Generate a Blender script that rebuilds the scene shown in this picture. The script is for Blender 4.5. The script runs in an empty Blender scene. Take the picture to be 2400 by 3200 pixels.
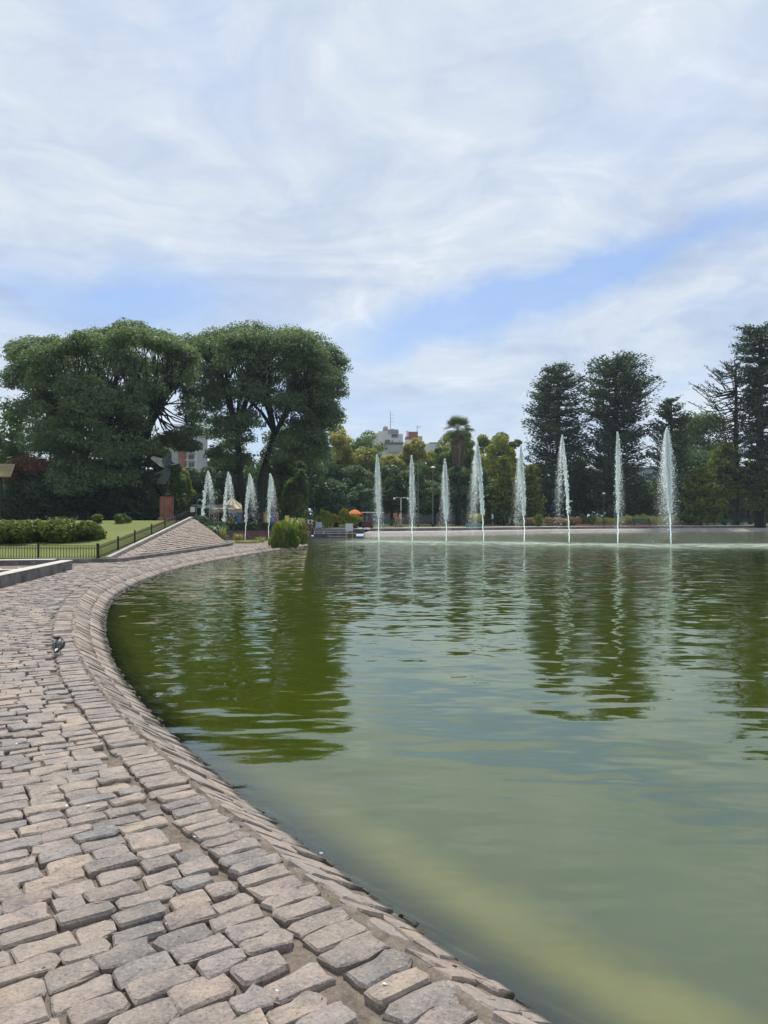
import bpy, bmesh, math, random
import numpy as np
from mathutils import Vector, Matrix, noise as mnoise

# ---------------------------------------------------------------- camera, world, sun, exposure
S = bpy.context.scene
C = S.collection
F = 2311.0          # focal length of the photograph in its own pixels
HZ = 1612.0         # horizon row
CAMZ = 1.6
cd = bpy.data.cameras.new('camera'); cam = bpy.data.objects.new('camera', cd); C.objects.link(cam)
cd.sensor_fit = 'VERTICAL'; cd.sensor_height = 36.0; cd.lens = F / 3200 * 36.0
cd.shift_y = 12 / 3200; cd.clip_start = .05; cd.clip_end = 3000
cam.location = (0, 0, CAMZ); cam.rotation_euler = (math.pi / 2, 0, 0)
S.camera = cam
SUN_EL = math.radians(60); SUN_AZ = math.radians(-14)      # azimuth from +Y towards +X
sd = bpy.data.lights.new('sun', 'SUN'); sun = bpy.data.objects.new('sun', sd); C.objects.link(sun)
sd.energy = 3.3; sd.angle = math.radians(.9); sd.color = (1, .95, .88)
sdir = Vector((math.sin(SUN_AZ) * math.cos(SUN_EL), math.cos(SUN_AZ) * math.cos(SUN_EL), math.sin(SUN_EL)))
sun.rotation_euler = (-sdir).to_track_quat('-Z', 'Y').to_euler()
sun.location = (0, 0, 40)
S.view_settings.view_transform = 'Standard'; S.view_settings.look = 'None'
S.view_settings.exposure = .34; S.view_settings.gamma = 1; S.view_settings.use_curve_mapping = False
try:
    S.cycles.max_bounces = 7; S.cycles.diffuse_bounces = 2; S.cycles.glossy_bounces = 3
    S.cycles.transmission_bounces = 4; S.cycles.transparent_max_bounces = 12
    S.cycles.caustics_reflective = False; S.cycles.caustics_refractive = False
    S.cycles.sample_clamp_indirect = 4
except Exception: pass

class NT:
    """small node-tree writer"""
    def __init__(s, tree): s.t = tree; s.n = tree.nodes; s.l = tree.links
    def node(s, typ, **kw):
        n = s.n.new(typ)
        for k, v in kw.items():
            if k.startswith('i_'): s.put(n.inputs[k[2:].replace('_', ' ')], v)
            else: setattr(n, k, v)
        return n
    def put(s, sock, v):
        if isinstance(v, bpy.types.NodeSocket): s.l.new(v, sock)
        elif isinstance(v, bpy.types.Node): s.l.new(v.outputs[0], sock)
        else:
            if hasattr(sock, 'default_value'):
                if sock.type == 'RGBA' and not isinstance(v, (int, float)) and len(v) == 3: v = (*v, 1)
                sock.default_value = v
    def m(s, op, a, b=0.0, c=0.0, clamp=False):
        n = s.n.new('ShaderNodeMath'); n.operation = op; n.use_clamp = clamp
        for i, v in enumerate((a, b, c)): s.put(n.inputs[i], v)
        return n.outputs[0]
    def v(s, op, a, b=(0, 0, 0), out=0):
        n = s.n.new('ShaderNodeVectorMath'); n.operation = op
        s.put(n.inputs[0], a)
        if op == 'SCALE': s.put(n.inputs[3], b)
        else: s.put(n.inputs[1], b)
        return n.outputs[1] if out else n.outputs[0]
    def mix(s, f, a, b, mode='MIX'):
        n = s.n.new('ShaderNodeMix'); n.data_type = 'RGBA'; n.blend_type = mode
        s.put(n.inputs[0], f); s.put(n.inputs[6], a); s.put(n.inputs[7], b)
        return n.outputs[2]
    def noise(s, vec, scale, detail=3, rough=.55, dist=0.0, out='Fac'):
        n = s.n.new('ShaderNodeTexNoise'); s.put(n.inputs['Vector'], vec)
        n.inputs['Scale'].default_value = scale; n.inputs['Detail'].default_value = detail
        n.inputs['Roughness'].default_value = rough; n.inputs['Distortion'].default_value = dist
        return n.outputs[out]
    def ramp(s, fac, stops, interp='LINEAR'):
        n = s.n.new('ShaderNodeValToRGB'); s.put(n.inputs[0], fac)
        cr = n.color_ramp; cr.interpolation = interp
        while len(cr.elements) < len(stops): cr.elements.new(.5)
        for e, (p, c) in zip(cr.elements, stops):
            e.position = p; e.color = (*c, 1) if len(c) == 3 else c
        return n.outputs[0]
    def rng(s, val, a, b, c=0.0, d=1.0, smooth=False):
        n = s.n.new('ShaderNodeMapRange'); s.put(n.inputs[0], val)
        if smooth: n.interpolation_type = 'SMOOTHSTEP'
        n.inputs[1].default_value = a; n.inputs[2].default_value = b
        n.inputs[3].default_value = c; n.inputs[4].default_value = d
        return n.outputs[0]

W = bpy.data.worlds.new('World'); S.world = W; W.use_nodes = True
W.node_tree.nodes.clear()
w = NT(W.node_tree)
tc = w.node('ShaderNodeTexCoord').outputs['Generated']
dirn = w.v('NORMALIZE', tc)
sx = w.node('ShaderNodeSeparateXYZ'); w.put(sx.inputs[0], dirn)
dx, dy, dz = sx.outputs
az = w.m('ARCTAN2', dx, dy); el = w.m('ARCSINE', dz)
azd = w.m('MULTIPLY', az, 57.2958); eld = w.m('MULTIPLY', el, 57.2958)
# cloud plane coordinates (clouds shrink towards the horizon)
inv = w.m('DIVIDE', 1.0, w.m('MAXIMUM', w.m('ADD', dz, .16), .05))
cx = w.m('MULTIPLY', dx, inv); cy = w.m('MULTIPLY', dy, inv)
cp = w.node('ShaderNodeCombineXYZ'); w.put(cp.inputs[0], cx); w.put(cp.inputs[1], cy)
cpv = cp.outputs[0]
warp = w.noise(cpv, 1.4, 3, .5, 0, 'Color')
warpv = w.v('SCALE', w.v('SUBTRACT', warp, (.5, .5, .5)), .9)
cpw = w.v('ADD', cpv, warpv)
n1 = w.noise(w.v('MULTIPLY', cpw, (1.0, .8, 1)), .9, 5, .5)
n2 = w.noise(w.v('MULTIPLY', cpw, (1.3, .75, 1)), 2.6, 8, .58)
n3 = w.noise(w.v('MULTIPLY', cpw, (.7, 2.6, 1)), 3.4, 8, .62)
sw = w.node('ShaderNodeSeparateXYZ'); w.put(sw.inputs[0], w.noise(w.v('SCALE', dirn, 1.0), 5.0, 5, .6, 0, 'Color'))
ja = w.m('MULTIPLY', w.m('SUBTRACT', sw.outputs[0], .5), 16.0); je = w.m('MULTIPLY', w.m('SUBTRACT', sw.outputs[1], .5), 6.0)
def gap(a0, e0, sa, se, slope, amp):
    da = w.m('SUBTRACT', w.m('ADD', azd, ja), a0)
    de = w.m('SUBTRACT', w.m('SUBTRACT', w.m('ADD', eld, je), e0), w.m('MULTIPLY', da, slope))
    q = w.m('ADD', w.m('POWER', w.m('ABSOLUTE', w.m('DIVIDE', da, sa)), 2.0), w.m('POWER', w.m('ABSOLUTE', w.m('DIVIDE', de, se)), 2.0))
    return w.m('MULTIPLY', w.m('EXPONENT', w.m('MULTIPLY', q, -1.0)), amp)
gaps = [gap(-20, 15.2, 11, 2.3, .02, 1.15), gap(4, 14.6, 9, 1.5, .22, .9), gap(14, 17.2, 9, 1.5, .20, 1.05), gap(24, 19.5, 7, 1.1, .25, .6),
        gap(-1, 8.2, 9, 1.6, .0, .6), gap(-11, 7.2, 4, 3.0, .0, .75), gap(22, 9.0, 6, 1.2, .0, .35), gap(22, 27, 9, 3.0, .25, .3),
        gap(-14, 33, 6, 7, -.3, .25), gap(2, 12.5, 9, 1.0, .25, .5),
        gap(75, 17, 22, 3, .05, 1.0), gap(-85, 22, 25, 3.5, -.04, 1.0), gap(170, 18, 30, 3.5, .0, 1.0)]
g = gaps[0]
for k in gaps[1:]: g = w.m('ADD', g, k)
g = w.m('MULTIPLY', g, w.rng(n2, .25, .6, .62, 1.1))
g = w.m('ADD', g, w.rng(n1, .40, .30, 0, .35))
g = w.m('MULTIPLY', w.m('MINIMUM', g, 1.0), .78)
sky = w.node('ShaderNodeTexSky'); sky.sky_type = 'NISHITA'; sky.sun_disc = False
sky.sun_elevation = SUN_EL; sky.sun_rotation = SUN_AZ; sky.altitude = 20; sky.air_density = 1.3; sky.dust_density = .6; sky.ozone_density = 2.5
blue = w.mix(.55, sky.outputs[0], (2.1, 3.7, 7.6, 1))
tone = w.m('ADD', w.m('MULTIPLY', n1, .45), w.m('ADD', w.m('MULTIPLY', n2, .37), w.m('MULTIPLY', n3, .18)))
cloud = w.ramp(w.rng(tone, .38, .60), [(0, (.385, .455, .60)), (.42, (.485, .56, .675)), (.75, (.595, .65, .72)), (1, (.73, .765, .79))])
lowc = w.rng(eld, 4, 16, 1.0, 0.0)
cloud = w.mix(w.m('MULTIPLY', lowc, .5), cloud, (.54, .66, .78))
cloud10 = w.mix(1.0, cloud, (10.0, 10.0, 10.0), 'MULTIPLY')
col = w.mix(g, cloud10, blue)
bg = w.node('ShaderNodeBackground'); w.put(bg.inputs['Color'], col); bg.inputs['Strength'].default_value = .1
wo = w.node('ShaderNodeOutputWorld'); w.l.new(bg.outputs[0], wo.inputs[0])

# ---------------------------------------------------------------- helpers
def at(px, py, Y):
    return Vector(((px - 1200) * Y / F, Y, CAMZ + (HZ - py) * Y / F))
def gnd(px, py, z=0.0):
    Y = (CAMZ - z) * F / (py - HZ)
    return Vector(((px - 1200) * Y / F, Y, z))
def tag(o, label=None, cat=None, group=None, kind=None):
    if label: o['label'] = label
    if cat: o['category'] = cat
    if group: o['group'] = group
    if kind: o['kind'] = kind
    return o
def link(o, parent=None):
    C.objects.link(o)
    if parent is not None: o.parent = parent
    return o
def empty(name, loc, rz=0.0, parent=None):
    o = bpy.data.objects.new(name, None); o.location = loc; o.rotation_euler = (0, 0, rz)
    o.empty_display_size = .2
    return link(o, parent)
def local(parent, p):
    """world point to the local frame of an unscaled, z-rotated empty"""
    q = Vector(p) - parent.location
    return Matrix.Rotation(-parent.rotation_euler.z, 3, 'Z') @ q
def raw(name, V, Fc, mat, parent=None, smooth=False, attr=None, fmat=None):
    me = bpy.data.meshes.new(name)
    V = np.asarray(V, dtype=np.float32)
    if isinstance(Fc, np.ndarray):
        nf, k = Fc.shape
        me.vertices.add(len(V)); me.vertices.foreach_set('co', V.ravel())
        me.loops.add(nf * k); me.loops.foreach_set('vertex_index', Fc.astype(np.int32).ravel())
        me.polygons.add(nf); me.polygons.foreach_set('loop_start', np.arange(0, nf * k, k, dtype=np.int32))
        me.polygons.foreach_set('loop_total', np.full(nf, k, dtype=np.int32))
        me.update(calc_edges=True)
    else:
        me.from_pydata(V.tolist(), [], Fc); me.update()
    if smooth: me.polygons.foreach_set('use_smooth', np.ones(len(me.polygons), dtype=bool))
    for mt in (mat if isinstance(mat, (list, tuple)) else [mat]): me.materials.append(mt)
    if fmat is not None: me.polygons.foreach_set('material_index', np.asarray(fmat, dtype=np.int32))
    if attr:
        for nm, (dom, arr) in attr.items():
            a = me.attributes.new(nm, 'FLOAT', dom); a.data.foreach_set('value', np.asarray(arr, dtype=np.float32))
    o = bpy.data.objects.new(name, me)
    return link(o, parent)
def inst(name, mesh, parent, M=None, loc=None):
    o = bpy.data.objects.new(name, mesh); link(o, parent)
    if M is not None: o.matrix_local = M
    if loc is not None: o.location = loc
    return o
class MB:
    """collects simple solids into one mesh"""
    def __init__(s): s.V = []; s.F = []; s.mi = []
    def add(s, V, Fc, mi=0):
        b = len(s.V); s.V += [tuple(v) for v in V]; s.F += [tuple(b + i for i in f) for f in Fc]; s.mi += [mi] * len(Fc)
        return s
    def box(s, c, size, rz=0.0, mi=0, R=None, taper=1.0):
        x, y, z = size[0] / 2, size[1] / 2, size[2] / 2
        R = R or Matrix.Rotation(rz, 3, 'Z'); c = Vector(c)
        V = []
        for dz in (-z, z):
            t = taper if dz > 0 else 1
            for dx, dy in ((-x, -y), (x, -y), (x, y), (-x, y)): V.append(c + R @ Vector((dx * t, dy * t, dz)))
        return s.add(V, [(3, 2, 1, 0), (4, 5, 6, 7), (0, 1, 5, 4), (1, 2, 6, 5), (2, 3, 7, 6), (3, 0, 4, 7)], mi)
    def bar(s, a, b, wd, dp=None, mi=0):
        a = Vector(a); b = Vector(b); d = b - a; L = d.length
        q = d.to_track_quat('Z', 'Y').to_matrix()
        return s.box((a + b) / 2, (wd, dp or wd, L), R=q, mi=mi)
    def tube(s, pts, rad, n=8, mi=0, cap=True):
        pts = [Vector(p) for p in pts]; m = len(pts)
        if not hasattr(rad, '__len__'): rad = [rad] * m
        V = []; Fc = []
        for i, p in enumerate(pts):
            d = (pts[min(i + 1, m - 1)] - pts[max(i - 1, 0)])
            if d.length < 1e-9: d = Vector((0, 0, 1))
            d.normalize()
            u = d.cross(Vector((.13, .97, .2))).normalized(); v = d.cross(u)
            for k in range(n):
                t = 2 * math.pi * k / n; V.append(p + (u * math.cos(t) + v * math.sin(t)) * rad[i])
        for i in range(m - 1):
            for k in range(n):
                a = i * n + k; b = i * n + (k + 1) % n; Fc.append((a, a + n, b + n, b))
        if cap: Fc += [tuple(range(n)), tuple(reversed(range((m - 1) * n, m * n)))]
        return s.add(V, Fc, mi)
    def lathe(s, c, prof, n=16, mi=0):
        c = Vector(c); V = []; Fc = []
        for r, z in prof:
            for k in range(n):
                t = 2 * math.pi * k / n; V.append(c + Vector((r * math.cos(t), r * math.sin(t), z)))
        for i in range(len(prof) - 1):
            for k in range(n):
                a = i * n + k; b = i * n + (k + 1) % n; Fc.append((a, b, b + n, a + n))
        Fc += [tuple(reversed(range(n))), tuple(range((len(prof) - 1) * n, len(prof) * n))]
        return s.add(V, Fc, mi)
    def loft(s, rings, mi=0, close=True):
        n = len(rings[0]); V = [p for r in rings for p in r]; Fc = []
        for i in range(len(rings) - 1):
            for k in range(n):
                a = i * n + k; b = i * n + (k + 1) % n; Fc.append((a, b, b + n, a + n))
        if close: Fc += [tuple(reversed(range(n))), tuple(range((len(rings) - 1) * n, len(rings) * n))]
        return s.add(V, Fc, mi)
    def build(s, name, mat, parent=None, smooth=False, rel=False, bevel=0):
        V = s.V
        if rel and parent is not None: V = [local(parent, v) for v in V]
        o = raw(name, V, s.F, mat, parent, smooth, fmat=s.mi)
        if bevel:
            b = o.modifiers.new('bevel', 'BEVEL'); b.width = bevel; b.segments = 1; b.limit_method = 'ANGLE'
        return o

# ---------------------------------------------------------------- materials
def new_mat(name):
    m = bpy.data.materials.new(name); m.use_nodes = True; m.node_tree.nodes.clear()
    t = NT(m.node_tree); out = t.node('ShaderNodeOutputMaterial')
    return m, t, out
def pos(t): return t.node('ShaderNodeNewGeometry').outputs['Position']
def plain(name, col, rough=.7, metal=0.0, var=.25, scale=3.0, bump=.0, bscale=30.0, spec=.4):
    m, t, out = new_mat(name)
    p = t.node('ShaderNodeBsdfPrincipled')
    P = t.node('ShaderNodeTexCoord').outputs['Object'] if False else pos(t)
    n = t.noise(P, scale, 5, .62)
    lo = tuple(c * (1 - var) for c in col); hi = tuple(min(1, c * (1 + var)) for c in col)
    t.put(p.inputs['Base Color'], t.ramp(n, [(.28, lo), (.72, hi)]))
    p.inputs['Roughness'].default_value = rough; p.inputs['Metallic'].default_value = metal
    p.inputs['Specular IOR Level'].default_value = spec
    if bump:
        b = t.node('ShaderNodeBump'); b.inputs['Strength'].default_value = 1; b.inputs['Distance'].default_value = bump
        t.put(b.inputs['Height'], t.noise(P, bscale, 4, .6)); t.put(p.inputs['Normal'], b.outputs[0])
    t.l.new(p.outputs[0], out.inputs[0]); return m
def foliage(name, c1, c2, trans=.28, rough=.55):
    m, t, out = new_mat(name)
    a = t.node('ShaderNodeAttribute', attribute_name='tint')
    big = t.noise(pos(t), .45, 2, .5)
    f = t.m('ADD', t.m('MULTIPLY', a.outputs['Fac'], .75), t.m('MULTIPLY', t.m('SUBTRACT', big, .3), .6), clamp=True)
    col = t.mix(f, c1, c2)
    d = t.node('ShaderNodeBsdfPrincipled'); t.put(d.inputs['Base Color'], col); d.inputs['Roughness'].default_value = rough
    d.inputs['Specular IOR Level'].default_value = .3
    tr = t.node('ShaderNodeBsdfTranslucent'); t.put(tr.inputs[0], t.mix(.5, col, (c2[0] * 1.5, c2[1] * 1.6, c2[2] * .6)))
    mx = t.node('ShaderNodeMixShader'); mx.inputs[0].default_value = trans
    t.l.new(d.outputs[0], mx.inputs[1]); t.l.new(tr.outputs[0], mx.inputs[2]); t.l.new(mx.outputs[0], out.inputs[0])
    return m
def stone_mat(name, warm=0.0, light=1.0, wet=False):
    m, t, out = new_mat(name)
    oi = t.node('ShaderNodeObjectInfo').outputs['Random']
    at_ = t.node('ShaderNodeAttribute', attribute_name='tone').outputs['Fac']
    r = t.m('FRACT', t.m('ADD', oi, at_))
    L = light
    base = t.ramp(r, [(0, (.155 * L, .155 * L, .155 * L)), (.22, (.205 * L, .192 * L, .182 * L)), (.42, (.245 * L, .222 * L, .207 * L)),
                      (.60, (.185 * L, .19 * L, .195 * L)), (.78, (.225 * L, .207 * L, .197 * L)), (.92, (.27 * L, .24 * L, .205 * L)), (1, (.19 * L, .172 * L, .167 * L))])
    base = t.mix(1.0, base, (1.05, .99, .955), 'MULTIPLY')
    P = pos(t)
    off = t.v('ADD', P, t.v('SCALE', (1.0, 1.0, 1.0), t.m('MULTIPLY', r, 7.0)))
    n = t.noise(off, 9, 5, .65); n2 = t.noise(off, 70, 4, .7); n3 = t.noise(off, 230, 2, .6)
    c = t.mix(t.rng(n, .35, .65), t.mix(1.0, base, (.78, .78, .79), 'MULTIPLY'), t.mix(1.0, base, (1.32, 1.24, 1.15), 'MULTIPLY'))
    c = t.mix(t.rng(n2, .55, .70, 0, .6), c, (.38 * L, .36 * L, .335 * L))
    c = t.mix(t.rng(n2, .46, .30, 0, .75), c, (.07, .062, .056))
    c = t.mix(t.rng(n3, .66, .74, 0, .4), c, (.5, .49, .46))
    # dust and lichen lying over the pavement in patches
    dust = t.noise(P, 1.3, 4, .6)
    c = t.mix(t.rng(dust, .5, .75, 0, .5), c, (.33 * L, .27 * L, .21 * L))
    if wet:
        sz = t.node('ShaderNodeSeparateXYZ'); t.put(sz.inputs[0], P)
        wl_ = t.m('ADD', sz.outputs[2], t.m('MULTIPLY', t.m('SUBTRACT', t.noise(P, 7, 4, .6), .5), .09))
        WET = t.rng(wl_, -.262, -.222, 1, 0)
    if warm: c = t.mix(warm, c, (.36 * L, .29 * L, .235 * L))
    if wet: c = t.mix(t.m('MULTIPLY', WET, .85), c, (.045, .048, .036))
    p = t.node('ShaderNodeBsdfPrincipled'); t.put(p.inputs['Base Color'], c)
    p.inputs['Roughness'].default_value = .82; p.inputs['Specular IOR Level'].default_value = .3
    h = t.m('ADD', t.m('MULTIPLY', t.noise(off, 26, 6, .7), .017), t.m('MULTIPLY', n2, .006))
    b = t.node('ShaderNodeBump'); b.inputs['Strength'].default_value = 1.0; b.inputs['Distance'].default_value = 1.0
    t.put(b.inputs['Height'], h); t.put(p.inputs['Normal'], b.outputs[0])
    t.l.new(p.outputs[0], out.inputs[0]); return m
M = {}
M['sett'] = stone_mat('granite_setts', 0, 1.24); M['bank'] = stone_mat('bank_granite', .25, 1.28, True)
M['mound'] = stone_mat('mound_granite', .5, 1.12)
# sandy joints
m, t, out = new_mat('sand_joint')
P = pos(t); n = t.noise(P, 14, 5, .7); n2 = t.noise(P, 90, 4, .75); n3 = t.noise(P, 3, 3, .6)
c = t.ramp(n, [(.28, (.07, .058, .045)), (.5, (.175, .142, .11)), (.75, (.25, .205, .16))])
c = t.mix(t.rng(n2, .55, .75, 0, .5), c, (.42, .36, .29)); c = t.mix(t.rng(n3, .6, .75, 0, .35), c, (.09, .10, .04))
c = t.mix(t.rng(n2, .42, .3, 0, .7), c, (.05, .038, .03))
p = t.node('ShaderNodeBsdfPrincipled'); t.put(p.inputs['Base Color'], c); p.inputs['Roughness'].default_value = .95
b = t.node('ShaderNodeBump'); b.inputs['Distance'].default_value = 1; b.inputs['Strength'].default_value = 1
t.put(b.inputs['Height'], t.m('ADD', t.m('MULTIPLY', n, .02), t.m('MULTIPLY', n2, .006))); t.put(p.inputs['Normal'], b.outputs[0])
t.l.new(p.outputs[0], out.inputs[0]); M['sand'] = m
# lake bed: silt with a belt of yellow-green algae (attribute 'algae')
m, t, out = new_mat('lake_bed')
P = pos(t); a = t.node('ShaderNodeAttribute', attribute_name='algae').outputs['Fac']
n = t.noise(P, 6, 5, .65); n2 = t.noise(P, 1.2, 3, .6)
c = t.mix(t.m('MULTIPLY', a, t.rng(n2, .3, .65, .7, 1)), t.mix(n, (.10, .098, .085), (.30, .285, .25)), t.mix(n, (.30, .33, .05), (.52, .50, .10)))
p = t.node('ShaderNodeBsdfDiffuse'); t.put(p.inputs[0], c); t.l.new(p.outputs[0], out.inputs[0]); M['lakebed'] = m

# water
m, t, out = new_mat('lake_water')
P = pos(t)
dist = t.node('ShaderNodeAttribute', attribute_name='shore').outputs['Fac']     # metres from the shore
chop = t.node('ShaderNodeAttribute', attribute_name='chop').outputs['Fac']      # near the jets
foam = t.node('ShaderNodeAttribute', attribute_name='foam').outputs['Fac']
near_pale = t.node('ShaderNodeAttribute', attribute_name='near_pale').outputs['Fac']  # body painted paler where water is close to the camera and seen steeply
cloudn = t.noise(P, .55, 4, .6, .8)
body = t.mix(t.rng(cloudn, .3, .7), (.036, .050, .0022), (.047, .061, .0032))
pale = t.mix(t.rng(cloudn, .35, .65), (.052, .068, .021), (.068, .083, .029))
body = t.mix(near_pale, body, pale)
yel = t.rng(t.m('ADD', dist, t.m('MULTIPLY', t.m('SUBTRACT', t.noise(P, 2.0, 3, .5), .5), .5)), .28, .72, 1.0, 0.0, True)
yel = t.m('MULTIPLY', yel, t.rng(dist, .04, .30, 0, 1, True))
body = t.mix(t.m('MULTIPLY', yel, t.m('ADD', t.m('MULTIPLY', near_pale, .75), .10)), body, (.185, .180, .042))
bodyd = t.node('ShaderNodeBsdfDiffuse'); t.put(bodyd.inputs[0], body)
tr = t.node('ShaderNodeBsdfTransparent'); tr.inputs[0].default_value = (.72, .74, .58, 1)
opac = t.m('SUBTRACT', 1.0, t.m('EXPONENT', t.m('MULTIPLY', t.m('MAXIMUM', dist, 0.0), -3.6)))
under = t.node('ShaderNodeMixShader'); t.put(under.inputs[0], opac)
t.l.new(tr.outputs[0], under.inputs[1]); t.l.new(bodyd.outputs[0], under.inputs[2])
# waves: heights in metres
q1 = t.v('MULTIPLY', P, (.75, 1.25, 1))
h1 = t.m('MULTIPLY', t.noise(q1, 1.3, 1, .4, .2), .022)
h2 = t.m('MULTIPLY', t.noise(t.v('MULTIPLY', P, (.7, 1.5, 1)), 2.6, 1, .5, .2), t.m('ADD', .0050, t.m('MULTIPLY', chop, .034)))
h3 = t.m('MULTIPLY', t.noise(t.v('MULTIPLY', P, (.8, 1.3, 1)), 9.0, 3, .6), t.m('ADD', .0002, t.m('MULTIPLY', chop, .012)))
h4 = t.m('MULTIPLY', t.noise(P, 26.0, 2, .6), t.m('MULTIPLY', foam, .02))
hh = t.m('ADD', t.m('ADD', h1, h2), t.m('ADD', h3, h4))
b = t.node('ShaderNodeBump'); b.inputs['Distance'].default_value = 1; b.inputs['Strength'].default_value = 1
try: b.inputs['Filter Width'].default_value = .05
except Exception: pass
t.put(b.inputs['Height'], hh)
# finer ripples as slopes, so that far water keeps its broken glitter
r1 = t.v('SUBTRACT', t.noise(t.v('MULTIPLY', P, (.55, 1.25, 1)), 2.6, .6, .5, 0, 'Color'), (.5, .5, .5))
r2 = t.v('SUBTRACT', t.noise(t.v('MULTIPLY', P, (.6, 1.1, 1)), 7.0, .6, .5, 0, 'Color'), (.5, .5, .5))
far_ = t.rng(t.v('LENGTH', P, out=1), 6, 20, 0, 1)
rs = t.m('MULTIPLY', far_, t.m('ADD', .20, t.m('MULTIPLY', chop, 1.35)))
rv = t.v('ADD', t.v('SCALE', r1, rs), t.v('SCALE', r2, t.m('MULTIPLY', rs, .8)))
rv = t.v('SCALE', rv, t.rng(t.v('LENGTH', P, out=1), 50, 57, 1, .12))
nrm = t.v('NORMALIZE', t.v('ADD', b.outputs[0], t.v('MULTIPLY', rv, (1, 1, 0))))
gl = t.node('ShaderNodeBsdfGlossy'); gl.inputs[0].default_value = (.93, .98, .87, 1)
t.put(gl.inputs['Roughness'], t.m('ADD', t.m('ADD', .02, t.m('MULTIPLY', chop, .10)), t.rng(t.v('LENGTH', P, out=1), 50, 58, 0, .14))); t.put(gl.inputs['Normal'], nrm)
fr = t.node('ShaderNodeFresnel'); fr.inputs['IOR'].default_value = 2.05; t.put(fr.inputs['Normal'], nrm)
surf = t.node('ShaderNodeMixShader'); t.put(surf.inputs[0], fr.outputs[0])
t.l.new(under.outputs[0], surf.inputs[1]); t.l.new(gl.outputs[0], surf.inputs[2])
fo = t.node('ShaderNodeBsdfDiffuse'); fo.inputs[0].default_value = (.42, .50, .43, 1)
fm = t.m('MULTIPLY', foam, t.rng(t.noise(t.v('MULTIPLY', P, (.45, 1.3, 1)), 2.4, 5, .75), .42, .60))
# a few floating specks
spk = t.node('ShaderNodeTexVoronoi'); spk.inputs['Scale'].default_value = 2.3; t.put(spk.inputs['Vector'], P)
sp = t.m('MULTIPLY', t.m('LESS_THAN', spk.outputs['Distance'], .026), t.m('GREATER_THAN', t.noise(P, .9, 2, .5), .47))
fin = t.node('ShaderNodeMixShader'); t.put(fin.inputs[0], t.m('MAXIMUM', fm, t.m('MULTIPLY', sp, .7)))
t.l.new(surf.outputs[0], fin.inputs[1]); t.l.new(fo.outputs[0], fin.inputs[2]); t.l.new(fin.outputs[0], out.inputs[0])
M['water'] = m
# lawn
def grass_mat(name, a, b_, c_):
    m, t, out = new_mat(name); P = pos(t)
    n = t.noise(P, .35, 4, .6); n2 = t.noise(P, 9, 4, .7)
    c = t.mix(t.rng(n, .35, .65), a, b_); c = t.mix(t.rng(n2, .4, .7, 0, .6), c, c_)
    p = t.node('ShaderNodeBsdfPrincipled'); t.put(p.inputs['Base Color'], c); p.inputs['Roughness'].default_value = .9; p.inputs['Specular IOR Level'].default_value = .15
    bb = t.node('ShaderNodeBump'); bb.inputs['Distance'].default_value = .05; t.put(bb.inputs['Height'], t.noise(P, 40, 3, .7)); t.put(p.inputs['Normal'], bb.outputs[0])
    t.l.new(p.outputs[0], out.inputs[0]); return m
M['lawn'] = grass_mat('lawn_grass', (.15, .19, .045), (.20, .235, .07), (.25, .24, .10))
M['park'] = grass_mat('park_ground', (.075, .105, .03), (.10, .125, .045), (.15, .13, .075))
M['concrete'] = plain('concrete', (.30, .285, .26), .9, 0, .35, 1.6, .006, 40)
M['concrete_pale'] = plain('pale_concrete', (.50, .47, .42), .9, 0, .2, 2.0, .004, 40)
M['dark_concrete'] = plain('stained_concrete', (.15, .14, .135), .9, 0, .6, 2.2, .006, 30)
M['band'] = plain('bank_paving_far', (.37, .345, .32), .9, 0, .25, 1.4, .01, 10)
M['dirt'] = plain('dry_earth', (.42, .34, .27), .95, 0, .22, 1.5, .01, 20)
M['path'] = plain('far_path', (.52, .48, .42), .9, 0, .15, 1.0)
M['redwall'] = plain('dull_red_wall', (.20, .105, .10), .9, 0, .3, .7)
M['iron'] = plain('black_iron', (.018, .02, .018), .5, .2, .3, 8)
M['bronze'] = plain('bronze', (.045, .06, .055), .42, .6, .5, 2.5, .01, 12)
M['bronze_pale'] = plain('worn_bronze', (.30, .32, .30), .45, .4, .35, 2.0, .01, 12)
M['redstone'] = plain('red_pedestal_stone', (.25, .105, .07), .8, 0, .45, 2.2, .01, 15)
M['bark'] = plain('bark', (.030, .027, .024), .95, 0, .45, 3, .03, 14)
M['bark_pale'] = plain('pale_bark', (.16, .14, .11), .95, 0, .4, 3, .02, 14)
M['palmskirt'] = plain('dry_fronds', (.15, .115, .085), .95, 0, .5, 2.5, .03, 12)
M['white'] = plain('white_paint', (.72, .72, .70), .6, 0, .08, 1)
M['offwhite'] = plain('rendered_wall', (.60, .58, .55), .85, 0, .12, .3)
M['greywall'] = plain('grey_rendered_wall', (.34, .34, .34), .85, 0, .15, .3)
M['brickwall'] = plain('red_brick_wall', (.25, .10, .075), .85, 0, .2, .5)
M['glass'] = plain('dark_window_glass', (.03, .035, .045), .12, 0, .2, 1, spec=.6)
M['bluewall'] = plain('pale_blue_wall', (.42, .50, .62), .8, 0, .08, .5)
M['green_paint'] = plain('green_bench_paint', (.02, .10, .065), .5, 0, .2, 2)
M['teal_paint'] = plain('teal_planter_paint', (.05, .17, .15), .6, 0, .2, 2)
M['maroon'] = plain('maroon_paint', (.10, .022, .024), .5, 0, .25, 2)
M['orange'] = plain('orange_canvas', (.72, .16, .045), .8, 0, .1, 2)
M['cream'] = plain('cream_canvas', (.72, .62, .42), .85, 0, .12, 3)
M['tan'] = plain('tan_canvas', (.33, .26, .17), .85, 0, .15, 3)
M['ornament'] = plain('painted_valance', (.50, .45, .37), .8, 0, .5, 5)
M['awning'] = plain('grey_awning', (.44, .44, .42), .7, 0, .1, 1)
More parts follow.
